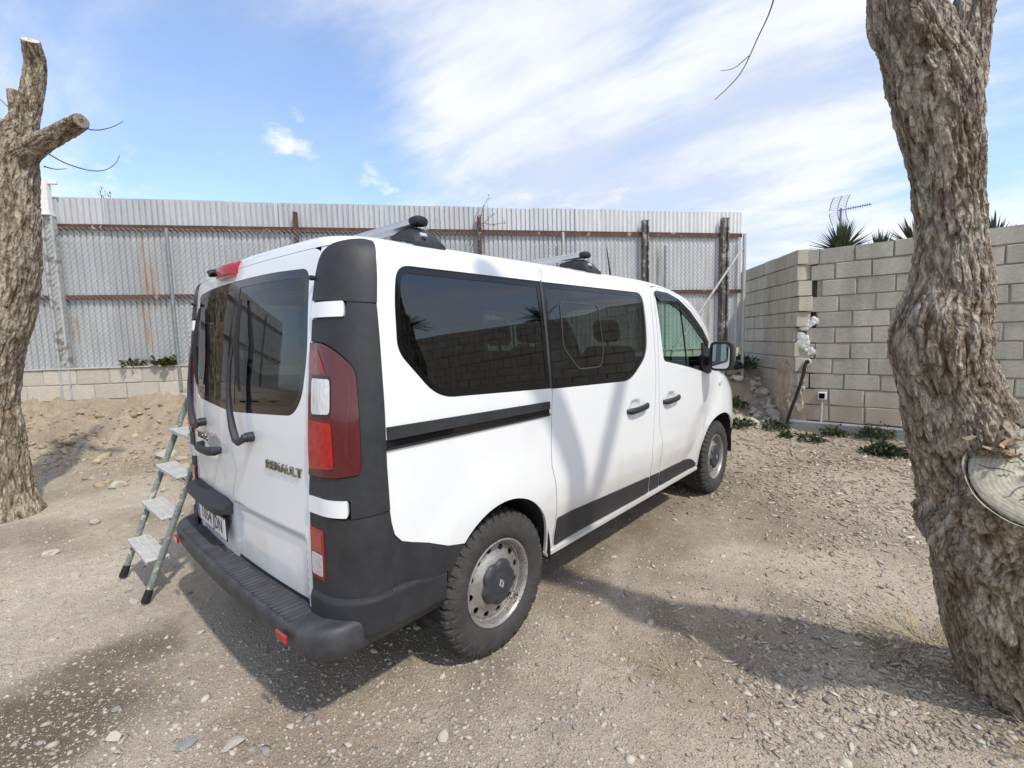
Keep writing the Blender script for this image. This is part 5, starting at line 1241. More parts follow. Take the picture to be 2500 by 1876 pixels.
# hose, socket, conduit
HOSE = mat('black_hose', (.012, .012, .013), .5, vary=.2, scale=30)
pts = [(WX+.03, -1.03, 1.055), (WX-.05, -1.025, 1.06), (WX-.085, -1.015, 1.02), (WX-.09, -1.00, .90), (WX-.10, -.965, .74), (WX-.11, -.915, .55), (WX-.12, -.86, .36), (WX-.13, -.815, .18), (WX-.13, -.80, .0), (WX-.13, -.80, -.08)]
fine = []
for i in range(len(pts)-1):
    for k in range(14): fine.append(Vector(pts[i]).lerp(Vector(pts[i+1]), k/14))
m = MB(); m.tube(fine, [.026 if i % 2 else .022 for i in range(len(fine))], 9); h = m.obj('hose', HOSE, None, 60); tag(h, 'thick black corrugated hose running from the wall down to the ground', 'hose')
V = [Vector((WX-.022, -1.03+.045*math.cos(t*PI/8), 1.06+.045*math.sin(t*PI/8))) for t in range(17)]
m = MB(); m.tube(V, .012, 6); m.obj('foam_collar', FOAM, h, 40)
sk = thing('socket_box', 'small white socket box with black lid and grey conduit low on the wall', 'socket', (WX, -1.24, .55))
MB().box((WX-.035, -1.24, .555), (.035, .055, .055), bev=.008).obj('box', mat('socket_white', (.62, .62, .60), .5), sk)
MB().box((WX-.075, -1.24, .557), (.006, .036, .038), bev=.004).obj('lid', GLOSS_BLACK, sk)
m = MB(); m.tube([(WX-.03, -1.24, .50), (WX-.03, -1.236, .25), (WX-.03, -1.232, .0)], .014, 8); m.obj('conduit', mat('conduit_grey', (.48, .48, .47), .5), sk, 40)

# ================================================================== rubble in the corner
RUB = mat('rubble_stone', (.47, .42, .34), .92, vary=.15, scale=10, rnd=.18, bump=.4, bscale=60, fine=.12, fscale=60, spec=.2)
RUB2 = mat('rubble_soil', (.33, .26, .19), .95, vary=.2, scale=10, bump=.5, bscale=50, spec=.1)
rub = thing('rubble_heap', 'heap of broken pale stones in the corner between fence and block wall', 'rubble', (8.2, -.2, .1))
RM = [mesh('stone', *stone_shape(200+i, 1, .5), RUB) for i in range(8)]
def rub_h(x, y):
    c = Vector((x, y, 0)); u = (c-C0).dot(WD); v = (c-C0).dot(WN)
    return max(0., .80-.78*max(0, v-.05)-.40*max(0, 1.45-u)*1.3)
gx_ = np.linspace(7.1, 9.7, 48); gy_ = np.linspace(-1.0, 1.6, 48)
def rh(X, Y):
    o = np.zeros_like(X)
    for i in range(X.shape[0]):
        for j in range(X.shape[1]): o[i, j] = rub_h(X[i, j], Y[i, j])
    base = ground_h(X, Y); k = o > .01
    return np.where(k, np.maximum(base-.02, o+.05*fbm(X*4, Y*4, 1, 3, 61)), base-.05)
rme, _ = grid_mesh('heap_soil', gx_, gy_, rh, RUB2); o = link(bpy.data.objects.new('heap_soil', rme)); adopt(o, rub)
cnt = 0
while cnt < 290:
    x, y = random.uniform(6.9, 9.3), random.uniform(-.95, .9); u = (Vector((x, y, 0))-C0).dot(WD); v = (Vector((x, y, 0))-C0).dot(WN)
    if v < .06 or v > .98+random.gauss(0, .12) or u < -.15 or u > 2.3: continue
    if rub_h(x, y) < .03 and random.random() < .5: continue
    r = min(.12, max(.032, random.lognormvariate(math.log(.055), .40))); z = max(float(ground_h(x, y)), rub_h(x, y))
    o = link(bpy.data.objects.new('stone', random.choice(RM))); adopt(o, rub); o.location = (x, y, z+r*.3); o.scale = (r, r, r); o.rotation_euler = (random.uniform(-.6, .6), random.uniform(-.6, .6), random.uniform(0, 6)); cnt += 1
for x, y, z, r in ((8.55, .02, .60, .19), (8.72, .30, .74, .16)):
    o = link(bpy.data.objects.new('stone', random.choice(RM))); adopt(o, rub); o.location = (x, y, z); o.scale = (r, r*.9, r*.8); o.rotation_euler = (random.uniform(-.4, .4), random.uniform(-.4, .4), random.uniform(0, 6))

# ================================================================== plants
LEAF = mat('weed_green', (.042, .068, .022), .6, vary=.35, scale=9, col2=(.085, .115, .035), sharp=.25, spec=.3)
LEAFD = mat('bramble_green', (.036, .058, .023), .6, vary=.35, scale=9, col2=(.075, .10, .04), sharp=.25, spec=.3)
STRAW = mat('dry_straw', (.36, .29, .17), .9, vary=.3, scale=12)
STEM = mat('plant_stem', (.10, .085, .05), .8, vary=.2)
def leaves(n, c, rad, ls, seed, up=.35, squash=1., dome=True):
    r = np.random.default_rng(seed); m = MB(); c = Vector(c)
    for _ in range(n):
        d = r.normal(size=3); d /= np.linalg.norm(d); q = r.uniform(.25, 1)**.5
        lump = .75+.45*float(noise3(d[0]*2+seed, d[1]*2, d[2]*2, seed))
        p = c+Vector((d[0]*rad[0], d[1]*rad[1], (abs(d[2]) if dome else d[2])*rad[2]))*q*lump
        a = Vector((d[0]+r.normal(0, .5), d[1]+r.normal(0, .5), up+r.normal(0, .45))).normalized(); b = a.cross(Vector(r.normal(size=3))).normalized(); n_ = a.cross(b); l = ls*r.uniform(.6, 1.4); w = l*.32*squash
        m.add([p, p+a*l*.45+b*w+n_*l*.08, p+a*l, p+a*l*.45-b*w+n_*l*.08], [(0, 1, 2), (0, 2, 3)])
    return m
def weed(name, label, cat, c, rad, n, ls, seed, m_=LEAF, **k):
    z = max(float(ground_h(c[0], c[1])), c[2] if len(c) > 2 else -9); t = thing(name, label, cat, (c[0], c[1], z), k.pop('group', None))
    leaves(n, (c[0], c[1], z+rad[2]*.05), rad, ls, seed, **k).obj('foliage', m_, t, kind='stuff')
    m = MB(); r = random.Random(seed)
    for _ in range(5): m.tube([(c[0], c[1], z-.02), (c[0]+r.uniform(-1, 1)*rad[0]*.5, c[1]+r.uniform(-1, 1)*rad[1]*.5, z+rad[2]*.6)], [.005, .002], 5)
    m.obj('stem', STEM, t); return t
weed('weed_clump', 'large dark green weed clump on the litter near the right tree trunk', 'weed', (6.62, -2.05), (.22, .24, .19), 700, .055, 1, LEAFD)
weed('weed_clump', 'small weed clump beside the dark weed near the right tree trunk', 'weed', (6.75, -2.42), (.26, .24, .15), 380, .05, 2, LEAFD)
weed('weed_clump', 'low weed growing around white stones below the socket conduit', 'weed', (7.05, -1.22), (.24, .18, .10), 320, .045, 3)
weed('weed_clump', 'airy light green weed against the wall footing right of the conduit', 'weed', (7.55, -1.90), (.16, .36, .26), 420, .04, 4, LEAF, up=.9)
weed('weed_clump', 'short weed at the wall foot just right of the conduit', 'weed', (7.52, -1.42), (.12, .20, .18), 260, .04, 5, LEAF, up=.8)
weed('weed_clump', 'weed at the foot of the black hose', 'weed', (7.45, -.66), (.22, .20, .17), 330, .05, 6, LEAFD)
weed('weed_clump', 'tiny weed sprig on the litter left of the white stones', 'weed', (7.1, -.90), (.13, .13, .10), 140, .045, 7)
weed('weed_clump', 'weed among the rubble just above the van front wheel', 'weed', (7.85, .02, .27), (.24, .22, .16), 420, .05, 8, LEAFD)
weed('weed_clump', 'low weed at the rubble foot beside the van nose', 'weed', (7.25, -.22, .05), (.28, .22, .14), 320, .05, 9, LEAFD)
weed('shrub', 'dense dark green shrub on top of the rubble heap by the fence end', 'shrub', (8.55, .22, .80), (.40, .34, .30), 1300, .06, 10, LEAFD)
weed('wall_plant', 'small leafy plant sprouting at the foot of the metal sheets, left one', 'plant', tuple(FL(.22, .13, 1.275)), (.16, .10, .10), 40, .085, 11, LEAF)
weed('wall_plant', 'round-leaved plant at the foot of the metal sheets near the thin pipe post', 'plant', tuple(FL(.62, .13, 1.275)), (.15, .10, .10), 46, .10, 12, LEAF, squash=1.5)
weed('background_bush', 'feathery green bush top showing above the fence behind the T-shaped bracket', 'bush', tuple(FL(-.42, -.9, 3.45)), (.20, .20, .60), 130, .055, 13, LEAF, up=1.2, squash=.4)
for i, (x, y, z, r) in enumerate(((7.15, -1.15, -.0, .06), (7.12, -1.32, .0, .055), (7.0, -1.20, .0, .05), (7.2, -1.27, .0, .05))):
    V, F = stone_shape(150+i, 1, .4); o = obj('stone', V*np.array([r*1.5, r*1.2, r*.8])+np.array([x, y, float(ground_h(x, y))+r*.4]), F, mat('whitish_stone', (.66, .65, .62), .85, vary=.1, scale=20))
    tag(o, 'whitish stone in a small group below the socket conduit', 'stone', 'white stones below the conduit')
# dry grass tufts
def tuft(x, y, n, h, spread, seed, lean=(0, 0)):
    m = MB(); r = random.Random(seed); z = float(ground_h(x, y))
    for _ in range(n):
        a = r.uniform(0, 6.28); d = r.uniform(0, spread); p = Vector((x+math.cos(a)*d, y+math.sin(a)*d, z-.01)); l = h*r.uniform(.4, 1.2); t = Vector((math.cos(a)*r.uniform(.3, 1.6)+lean[0], math.sin(a)*r.uniform(.3, 1.6)+lean[1], r.uniform(.25, 1))).normalized(); b = t.cross(Vector((0, 0, 1))).normalized()*.0016
        q = p+t*l*.55; e = q+(t+Vector((0, 0, -.6))).normalized()*l*.45; m.add([p-b, p+b, q+b*.8, q-b*.8, e], [(0, 1, 2, 3), (3, 2, 4)])
    return m
for x, y, n, h, sp, lab in ((1.22, -1.47, 90, .09, .09, 'flattened dry grass tuft on the dirt right of the rear wheel'), (1.33, -1.62, 60, .08, .08, 'thin straw tuft just below the flattened grass'), (1.70, -1.86, 60, .07, .08, 'small dry grass tuft halfway to the right tree'), (2.3, -2.52, 220, .20, .22, 'dry yellow grass at the left foot of the right tree'), (1.75, -2.95, 120, .2, .2, 'long dry straw lying in front of the right tree foot'), (2.55, -1.25, 70, .06, .12, 'sparse straw patch on the dark soil beside the van')):
    o = tuft(x, y, n, h, sp, int(x*100)).obj('dry_grass', STRAW); tag(o, lab, 'dry grass', None, 'stuff')
# yuccas behind the wall
YUC = mat('yucca_blade', (.050, .072, .032), .5, vary=.35, scale=14, col2=(.10, .125, .055), spec=.4)
def yucca(c, n, L, seed, label, spread=1.25):
    t = thing('yucca', label, 'yucca', (c[0], c[1], 0)); r = random.Random(seed); m = MB()
    for _ in range(n):
        a = r.uniform(0, 6.28); e = r.uniform(.05, spread); d = Vector((math.cos(a)*math.sin(e), math.sin(a)*math.sin(e), math.cos(e))); b = d.cross(Vector((0, 0, 1)))
        b = (b.normalized() if b.length > .01 else Vector((1, 0, 0)))*.020; p = Vector(c)+d*.03; l = L*r.uniform(.75, 1.1); nrm_ = b.cross(d).normalized()*.008; q = p+d*l*.45; k = p+d*l+Vector((0, 0, -.03*e))
        m.add([p-b*.7, p+nrm_*-1, p+b*.7, q-b, q-nrm_*1.4, q+b, k], [(0, 1, 4, 3), (1, 2, 5, 4), (3, 4, 6), (4, 5, 6)])
    m.obj('leaf_rosette', YUC, t, kind='stuff')
    m = MB(); m.tube([(c[0], c[1], 0), (c[0]+.03, c[1], 1.2), (c[0], c[1], c[2]+.02)], [.10, .085, .07], 8); m.obj('trunk', STEM, t, 40)
yucca((8.55, -1.30, 2.74), 120, .50, 1, 'big spiky yucca behind the wall under the aerial')
yucca((8.7, -1.78, 2.58), 60, .46, 2, 'low yucca behind the wall between two taller ones')
yucca((8.6, -2.20, 2.66), 90, .50, 3, 'spiky yucca behind the wall beside the right tree trunk')
yucca((8.9, -3.02, 2.60), 50, .48, 4, 'yucca tips showing just right of the right tree trunk')
# television aerial further off
an = thing('tv_aerial', 'grid reflector television aerial on a mast beyond the wall', 'aerial', (12.5, -.75, 0))
AM = mat('aerial_metal', (.20, .21, .22), .5, .5, vary=.1)
ac = Vector((12.5, -.752, 4.20)); bd = Vector((.10, -.99, .06)).normalized(); sd = Vector((.95, .10, 0)).normalized(); uz = Vector((0, 0, 1))
m = MB(); m.tube([(12.5, -.75, 0), (12.5, -.75, 4.24)], .022, 8); m.obj('mast', AM, an, 40)
m = MB()
def rf(u, v): return ac+sd*u+uz*v+bd*(-.05+.9*v*v)-Vector((0, 0, 0))
sd2 = (sd*.75+Vector((0, -.55, .18))).normalized()
def rf(u, v): return ac+sd2*u+uz*v+bd*(-.06+.75*v*v)
for sg in (1, -1):
    for u in (-.24, .0, .24): m.tube([rf(u, sg*(.03+.27*k/6)) for k in range(7)], .008, 5)
    for k in range(9): v = sg*(.03+.27*k/8); m.tube([rf(-.25, v), rf(.25, v)], .0035, 4)
m.obj('reflector_grid', AM, an, kind='stuff')
m = MB(); m.tube([ac-bd*.08, ac+bd*.55], .010, 6)
for k in range(11):
    p = ac+bd*(.10+.042*k); m.tube([p-uz*.028-sd*.03, p+uz*.028+sd*.03], .005, 4); m.tube([p+uz*.028-sd*.03, p-uz*.028+sd*.03], .005, 4)
m.obj('boom', AM, an)
# palms beyond the wall, seen only mirrored in the van's glass
PALM = mat('palm_frond', (.035, .055, .022), .5, vary=.3, scale=10)
def palm(c, h, n, L, seed, label):
    t = thing('palm_tree', label, 'palm tree', (c[0], c[1], 0)); r = random.Random(seed); m = MB(); m.tube([(c[0], c[1], -.1), (c[0]+.05, c[1], h*.5), (c[0], c[1], h)], [.28, .24, .22], 12); m.obj('trunk', STEM, t, 40); m = MB()
    for k in range(n):
        a = r.uniform(0, 6.28); e = r.uniform(.1, 1.5); P = []; d = Vector((math.cos(a)*math.sin(e), math.sin(a)*math.sin(e), math.cos(e))); p = Vector((c[0], c[1], h))
        for i in range(9): P.append(p.copy()); p = p+d*L/8; d = (d+Vector((0, 0, -.13))).normalized()
        for i in range(8):
            t_ = (P[i+1]-P[i]).normalized(); b = t_.cross(Vector((0, 0, 1))); b = b.normalized() if b.length > .01 else Vector((1, 0, 0)); w = L*.22*math.sin(PI*(i+1.2)/10)
            for s in (-1, 1):
                for q in (0, .5): o_ = P[i].lerp(P[i+1], q); m.add([o_, o_+t_*.05, o_+(b*s+t_*.7+Vector((0, 0, -.35))).normalized()*w], [(0, 1, 2)])
    m.obj('fronds', PALM, t, kind='stuff')
palm((10.5, -14.5), 3.9, 46, 1.15, 1, 'palm tree with full crown far behind the block wall'); palm((16.5, -12.5), 4.3, 40, 1.2, 2, 'taller palm tree beyond the far end of the block wall')

# ================================================================== trees
BARK = mat('grey_brown_bark', (.335, .298, .25), .95, vary=.15, scale=7, bump=.7, bscale=70, stretch=(1, 1, .4), fine=.22, fscale=90, spec=.15, attr='bark')
BARKL = mat('pale_tan_bark', (.325, .285, .225), .95, vary=.15, scale=5, bump=.7, bscale=60, stretch=(1, 1, .4), fine=.2, fscale=70, spec=.15, attr='bark')
WOOD = mat('sawn_wood', (.56, .49, .36), .8, vary=.12, scale=8, fine=.1, fscale=60)
WOODG = mat('weathered_sawn_wood', (.50, .45, .345), .85, vary=.22, scale=7, fine=.15, fscale=70, bump=.4, bscale=50)
TWIG = mat('dry_twig', (.12, .10, .075), .9, vary=.2)
def bark_plates(m, sc=26., lo_=.62):
    N = m.node_tree.nodes; L = m.node_tree.links; p = N['Principled BSDF']; src = p.inputs['Base Color'].links[0].from_socket
    tc = N.new('ShaderNodeTexCoord'); nz = N.new('ShaderNodeTexNoise'); L.new(tc.outputs['Object'], nz.inputs[0]); nz.inputs['Scale'].default_value = 14; nz.inputs['Detail'].default_value = 4
    va = N.new('ShaderNodeVectorMath'); va.operation = 'MULTIPLY_ADD'; L.new(nz.outputs['Color'], va.inputs[0]); va.inputs[1].default_value = (.05, .05, .10); L.new(tc.outputs['Object'], va.inputs[2])
    mp = N.new('ShaderNodeMapping'); L.new(va.outputs[0], mp.inputs[0]); mp.inputs['Scale'].default_value = (1, 1, .24); mp.inputs['Rotation'].default_value = (.12, .18, 0)
    hs = None; cs = None
    for k, (q, w) in enumerate(((sc, .16), (sc*2.3, .20))):
        vo = N.new('ShaderNodeTexVoronoi'); vo.feature = 'DISTANCE_TO_EDGE'; L.new(mp.outputs[0], vo.inputs['Vector']); vo.inputs['Scale'].default_value = q
        r = N.new('ShaderNodeMapRange'); r.interpolation_type = 'SMOOTHSTEP'; L.new(vo.outputs['Distance'], r.inputs[0]); r.inputs[1].default_value = .0; r.inputs[2].default_value = w
        if hs is None: hs = r.outputs[0]
        else:
            a = N.new('ShaderNodeMath'); a.operation = 'MULTIPLY_ADD'; L.new(r.outputs[0], a.inputs[0]); a.inputs[1].default_value = .55; L.new(hs, a.inputs[2]); hs = a.outputs[0]
    r = N.new('ShaderNodeMapRange'); L.new(hs, r.inputs[0]); r.inputs[1].default_value = .1; r.inputs[2].default_value = 1.3; r.inputs[3].default_value = lo_; r.inputs[4].default_value = 1.16
    vs = N.new('ShaderNodeVectorMath'); vs.operation = 'SCALE'; L.new(src, vs.inputs[0]); L.new(r.outputs[0], vs.inputs['Scale']); L.new(vs.outputs[0], p.inputs['Base Color'])
    b = N.new('ShaderNodeBump'); b.inputs['Strength'].default_value = .9; b.inputs['Distance'].default_value = .008; L.new(hs, b.inputs['Height']); L.new(p.inputs['Normal'].links[0].from_socket, b.inputs['Normal']); L.new(b.outputs[0], p.inputs['Normal'])
bark_plates(BARK, 26.); bark_plates(BARKL, 17., .72)
def catmull(P, n):
    P = np.asarray(P, float); out = []; m_ = len(P)
    for i in range(m_-1):
        p0, p1, p2, p3 = P[max(i-1, 0)], P[i], P[i+1], P[min(i+2, m_-1)]
        for k in range(n): t = k/n; out.append(.5*((2*p1)+(-p0+p2)*t+(2*p0-5*p1+4*p2-p3)*t*t+(-p0+3*p1-3*p2+p3)*t**3))
    out.append(P[-1]); return np.array(out)
def bark_tube(name, P, m_, par, step=.008, nseg=240, amp=.016, seed=0, twist=0., cap=None, fr=(9., 2.6), lumps=(), cap_m=None, bulge=.03, lo=(.36, .27, .20), hi=(1.22, 1.20, 1.15)):
    """trunk or limb: P rows of x, y, z, radius; furrowed bark pushed out of the surface"""
    L = float(np.sum(np.linalg.norm(np.diff(np.asarray(P)[:, :3], axis=0), axis=1))); Q = catmull(P, max(3, int(L/step/(len(P)-1)))); c, R = Q[:, :3], Q[:, 3]
    T = np.gradient(c, axis=0); T /= np.linalg.norm(T, axis=1)[:, None]; n = len(c); A = np.zeros((n, 3)); up = np.array([1., 0, 0]) if abs(T[0][0]) < .8 else np.array([0, 1., 0])
    for i in range(n): a = up-T[i]*(up@T[i]); a /= np.linalg.norm(a); A[i] = a; up = a
    B = np.cross(T, A); s = np.concatenate([[0], np.cumsum(np.linalg.norm(np.diff(c, axis=0), axis=1))]); th = np.linspace(0, 2*PI, nseg, endpoint=False)
    TH, SS = np.meshgrid(th, s); RR = np.repeat(R[:, None], nseg, 1); ph = TH+twist*SS
    ux, uy = np.cos(ph)*RR, np.sin(ph)*RR
    wx = .018*fbm(ux*7, uy*7, SS*6, 3, seed+5); wz = .05*fbm(ux*5+9, uy*5, SS*5, 3, seed+6)
    f1, f2 = fr
    wy = .018*fbm(ux*7+3, uy*5+8, SS*5, 3, seed+7)
    def ridged(fx, fz, sd, o=3):
        v, a_, t_ = 0, 1., 0
        for k in range(o):
            v = v+a_*(1-np.abs(noise3((ux+wx)*fx*2**k, (uy+wy)*fx*2**k, (SS+wz)*fz*2**k, sd+k*13)))**2.2; t_ += a_; a_ *= .55
        return v/t_
    r1 = ridged(f1*2.0, f2*1.7, seed); r2 = ridged(f1*5.5, f2*5.5, seed+31, 2)
    flake = fbm(ux*46, uy*46, SS*20, 3, seed+60)
    def terr(k, fx, fz, w=.10): return sstep(-w, w, fbm((ux+wx)*fx+k*3.1, (uy+wy)*fx, (SS+wz)*fz, 3, seed+200+k*7))
    pl8 = terr(0, 24, 5)*.5+terr(1, 36, 8)*.45+terr(2, 55, 13)*.45+terr(3, 30, 20)*.25; r3 = ridged(f1*12, f2*11, seed+47, 1)
    cr = 1-np.clip(np.abs(noise3((ux+wx*1.2)*f1*5+4, (uy+wy*1.2)*f1*5, (SS+wz)*f2*2.2, seed+77))*5, 0, 1)   # fissures between the plates
    d = amp*(r1*.75+r2*.55+r3*.45+flake*.5+pl8*.6-.8*cr); d = d-d.mean(); tone_ = np.clip(.60+.22*(pl8-pl8.mean())/pl8.std()+.10*(r2-r2.mean())/r2.std()+.18*flake-.28*cr+.16*fbm(ux*4, uy*4, SS*1.2, 3, seed+101), 0, 1)
    d = d+bulge*RR*fbm(ux*3, uy*3, SS*2, 2, seed+90)
    for (lx, ly, lz, lr, la) in lumps:
        X = c[:, None, 0]+A[:, None, 0]*np.cos(TH)*RR+B[:, None, 0]*np.sin(TH)*RR; Y = c[:, None, 1]+A[:, None, 1]*np.cos(TH)*RR+B[:, None, 1]*np.sin(TH)*RR; Z = c[:, None, 2]+A[:, None, 2]*np.cos(TH)*RR+B[:, None, 2]*np.sin(TH)*RR
        d = d+la*np.exp(-((X-lx)**2+(Y-ly)**2+(Z-lz)**2)/lr**2)
    if cap: d = d*np.clip((s[-1]-SS)/.02+.45, 0, 1)
    RD = RR+d; V = c[:, None]+A[:, None]*(np.cos(TH)*RD)[..., None]+B[:, None]*(np.sin(TH)*RD)[..., None]
    i = np.arange(n*nseg).reshape(n, nseg); j = np.roll(i, -1, 1); F = np.stack([i[:-1], j[:-1], j[1:], i[1:]], -1).reshape(-1, 4)
    me = bpy.data.meshes.new(name); VV = V.reshape(-1, 3); me.vertices.add(len(VV)); me.vertices.foreach_set('co', VV.ravel()); me.loops.add(F.size); me.loops.foreach_set('vertex_index', F.ravel()); me.polygons.add(len(F)); me.polygons.foreach_set('loop_start', np.arange(0, F.size, 4)); me.polygons.foreach_set('use_smooth', np.ones(len(F), bool)); me.update(); me.validate(); me.materials.append(m_); vcol(me, 'bark', np.array(lo)[None]*(1-tone_.ravel()[:, None])+np.array(hi)[None]*tone_.ravel()[:, None])
    o = link(bpy.data.objects.new(name, me)); adopt(o, par)
    if cap:
        N = 64; e, t, a, b = c[-1], T[-1], A[-1], B[-1]; r0 = R[-1]*.985; V = [e+t*.004]; rows = (.2, .4, .6, .8, .93, 1.0)
        for q in rows:
            for k in range(N): an_ = 2*PI*k/N; V.append(e+t*(.004 if q < .95 else -.006)+(a*math.cos(an_)+b*math.sin(an_))*r0*q+t*.003*float(noise3(q*5, math.cos(an_)*3, math.sin(an_)*3, seed)))
        F = [(0, 1+k, 1+(k+1) % N) for k in range(N)]+[(1+r*N+k, 1+r*N+(k+1) % N, 1+(r+1)*N+(k+1) % N, 1+(r+1)*N+k) for r in range(len(rows)-1) for k in range(N)]
        f = obj('cut_face', V, F, cap_m or WOOD, o, True)
        return o, f, (e, t, a, b, r0)
    return o
def twig(name, pts, r0, r1, par, m_=TWIG):
    q = catmull([list(p) for p in pts], 6); m = MB(); m.tube(q.tolist(), [r0+(r1-r0)*i/(len(q)-1) for i in range(len(q))], 6); return m.obj(name, m_, par, 60)
# right tree
tr = thing('pollarded_tree', 'thick rough-barked forked tree trunk in front on the right', 'tree', (2.06, -2.85, -.02))
TRP = [(2.247, -2.959, -0.355, 0.317), (2.219, -2.927, -0.194, 0.263), (2.12, -2.846, 0.055, 0.231), (2.011, -2.769, 0.341, 0.224), (1.918, -2.709, 0.648, 0.211), (1.819, -2.644, 0.92, 0.194), (1.712, -2.568, 1.16, 0.163), (1.615, -2.505, 1.386, 0.133), (1.589, -2.491, 1.517, 0.138), (1.579, -2.51, 1.691, 0.108), (1.559, -2.502, 1.859, 0.091), (1.536, -2.491, 1.978, 0.091), (1.49, -2.47, 2.148, 0.1), (1.444, -2.433, 2.33, 0.108), (1.394, -2.393, 2.451, 0.094), (1.363, -2.357, 2.574, 0.088), (1.193, -2.367, 2.924, 0.092), (0.943, -2.407, 3.374, 0.088), (0.703, -2.427, 3.824, 0.08)]
LB = (1.536, -2.491, 1.526)
bark_tube('trunk', TRP, BARK, tr, .0055, 330, .0090, 3, .45, lumps=((LB[0]-.14, LB[1]+.06, LB[2], .10, .030), (LB[0]-.15, LB[1]+.05, LB[2]-.12, .09, .018)))
bark_tube('limb', [(1.519, -2.488, 2.151, 0.054), (1.532, -2.502, 2.323, 0.062), (1.541, -2.512, 2.45, 0.057), (1.555, -2.528, 2.574, 0.054), (1.665, -2.568, 2.874, 0.062), (1.865, -2.598, 3.324, 0.06), (2.055, -2.618, 3.774, 0.055)], BARK, tr, .0065, 200, .008, 8, .3)
lb, face, (fc, ft, fa, fb, fr0) = bark_tube('limb_stub', [(1.843, -2.67, 0.757, 0.243), (1.766, -2.718, 0.884, 0.218), (1.653, -2.742, 0.99, 0.191), (1.556, -2.753, 1.056, 0.173)], BARK, tr, .0055, 300, .010, 14, .2, cap=True, cap_m=WOODG)
def rings(m, c):
    N = m.node_tree.nodes; L = m.node_tree.links; p = N['Principled BSDF']; src = p.inputs['Base Color'].links[0].from_socket
    ge = N.new('ShaderNodeNewGeometry'); nz = N.new('ShaderNodeTexNoise'); L.new(ge.outputs['Position'], nz.inputs[0]); nz.inputs['Scale'].default_value = 9
    vd = N.new('ShaderNodeVectorMath'); vd.operation = 'DISTANCE'; L.new(ge.outputs['Position'], vd.inputs[0]); vd.inputs[1].default_value = c
    ad = N.new('ShaderNodeMath'); ad.operation = 'MULTIPLY_ADD'; L.new(nz.outputs[0], ad.inputs[0]); ad.inputs[1].default_value = .035; L.new(vd.outputs['Value'], ad.inputs[2])
    si = N.new('ShaderNodeMath'); si.operation = 'MULTIPLY'; L.new(ad.outputs[0], si.inputs[0]); si.inputs[1].default_value = 520; sn = N.new('ShaderNodeMath'); sn.operation = 'SINE'; L.new(si.outputs[0], sn.inputs[0])
    r = N.new('ShaderNodeMapRange'); L.new(sn.outputs[0], r.inputs[0]); r.inputs[1].default_value = -1; r.inputs[3].default_value = .84; r.inputs[4].default_value = 1.05
    e = N.new('ShaderNodeMapRange'); L.new(ad.outputs[0], e.inputs[0]); e.inputs[1].default_value = .105; e.inputs[2].default_value = .14; e.inputs[3].default_value = 1; e.inputs[4].default_value = .78
    mu = N.new('ShaderNodeMath'); mu.operation = 'MULTIPLY'; L.new(r.outputs[0], mu.inputs[0]); L.new(e.outputs[0], mu.inputs[1])
    vs = N.new('ShaderNodeVectorMath'); vs.operation = 'SCALE'; L.new(src, vs.inputs[0]); L.new(mu.outputs[0], vs.inputs['Scale']); L.new(vs.outputs[0], p.inputs['Base Color'])
rings(WOODG, tuple(float(v) for v in fc))
# radial checks in the sawn face and a torn pale rim of bark
CRK = mat('wood_check', (.10, .075, .05), .9)
m = MB(); rr = random.Random(4)
for k in range(15):
    an_ = 2*PI*k/15+rr.uniform(-.15, .15); d = fa*math.cos(an_)+fb*math.sin(an_); q0, q1 = rr.uniform(.12, .5), rr.uniform(.6, .95); side = np.cross(ft, d); P = []
    for i in range(6): u = i/5; P.append(Vector(fc+ft*.0068+d*fr0*(q0+(q1-q0)*u)+side*rr.uniform(-.009, .009)))
    m.tube(P, [.0005, .0010, .0015, .0014, .0010, .0004], 4)
m.obj('wood_checks', CRK, face, kind='stuff')
m = MB()
for k in range(150):
    an_ = 2*PI*k/150; d = fa*math.cos(an_)+fb*math.sin(an_); n1 = .5+.5*float(noise3(math.cos(an_)*6, math.sin(an_)*6, 0, 5)); p = Vector(fc+d*(fr0*1.02)-ft*.012); q = p+Vector(d)*(.006+.012*n1)+Vector(ft)*(.012+.022*n1); s_ = Vector(np.cross(ft, d))*.006
    m.add([p-s_, p+s_, q+s_*.6, q-s_*.6], [(0, 1, 2, 3)])
m.obj('torn_rim', mat('torn_bark', (.42, .37, .29), .9, vary=.25, scale=40), face, kind='stuff')
# loose bark flakes caught above the stub and on the trunk
m = MB(); rr = random.Random(9)
for k in range(90):
    p = Vector((1.585+rr.gauss(0, .045), -2.636+rr.gauss(0, .05), 1.149+rr.gauss(0, .02))); a = Vector((rr.uniform(-1, 1), rr.uniform(-1, 1), rr.uniform(-.4, .4))).normalized(); b = a.cross(Vector((rr.uniform(-1, 1), rr.uniform(-1, 1), 1))).normalized(); l, w = rr.uniform(.012, .035), rr.uniform(.004, .011); n_ = a.cross(b)*.006
    m.add([p-a*l-b*w, p-a*l+b*w, p+n_+b*w, p+n_-b*w, p+a*l+b*w*.6, p+a*l-b*w*.6], [(0, 1, 2, 3), (3, 2, 4, 5)])
m.obj('bark_flakes', mat('loose_bark', (.27, .20, .13), .9, vary=.4, scale=30), tr, kind='stuff')
twig('hanging_twig', [(1.12, -2.36, 3.25), (1.13, -2.20, 3.02), (1.11, -2.08, 2.72), (1.09, -2.055, 2.56), (1.065, -2.02, 2.46), (1.03, -1.98, 2.355), (.98, -1.92, 2.28)], .004, .0012, tr)
twig('hanging_twig', [(1.05, -2.0, 2.41), (1.02, -1.965, 2.375), (.985, -1.935, 2.365)], .0016, .0008, tr)
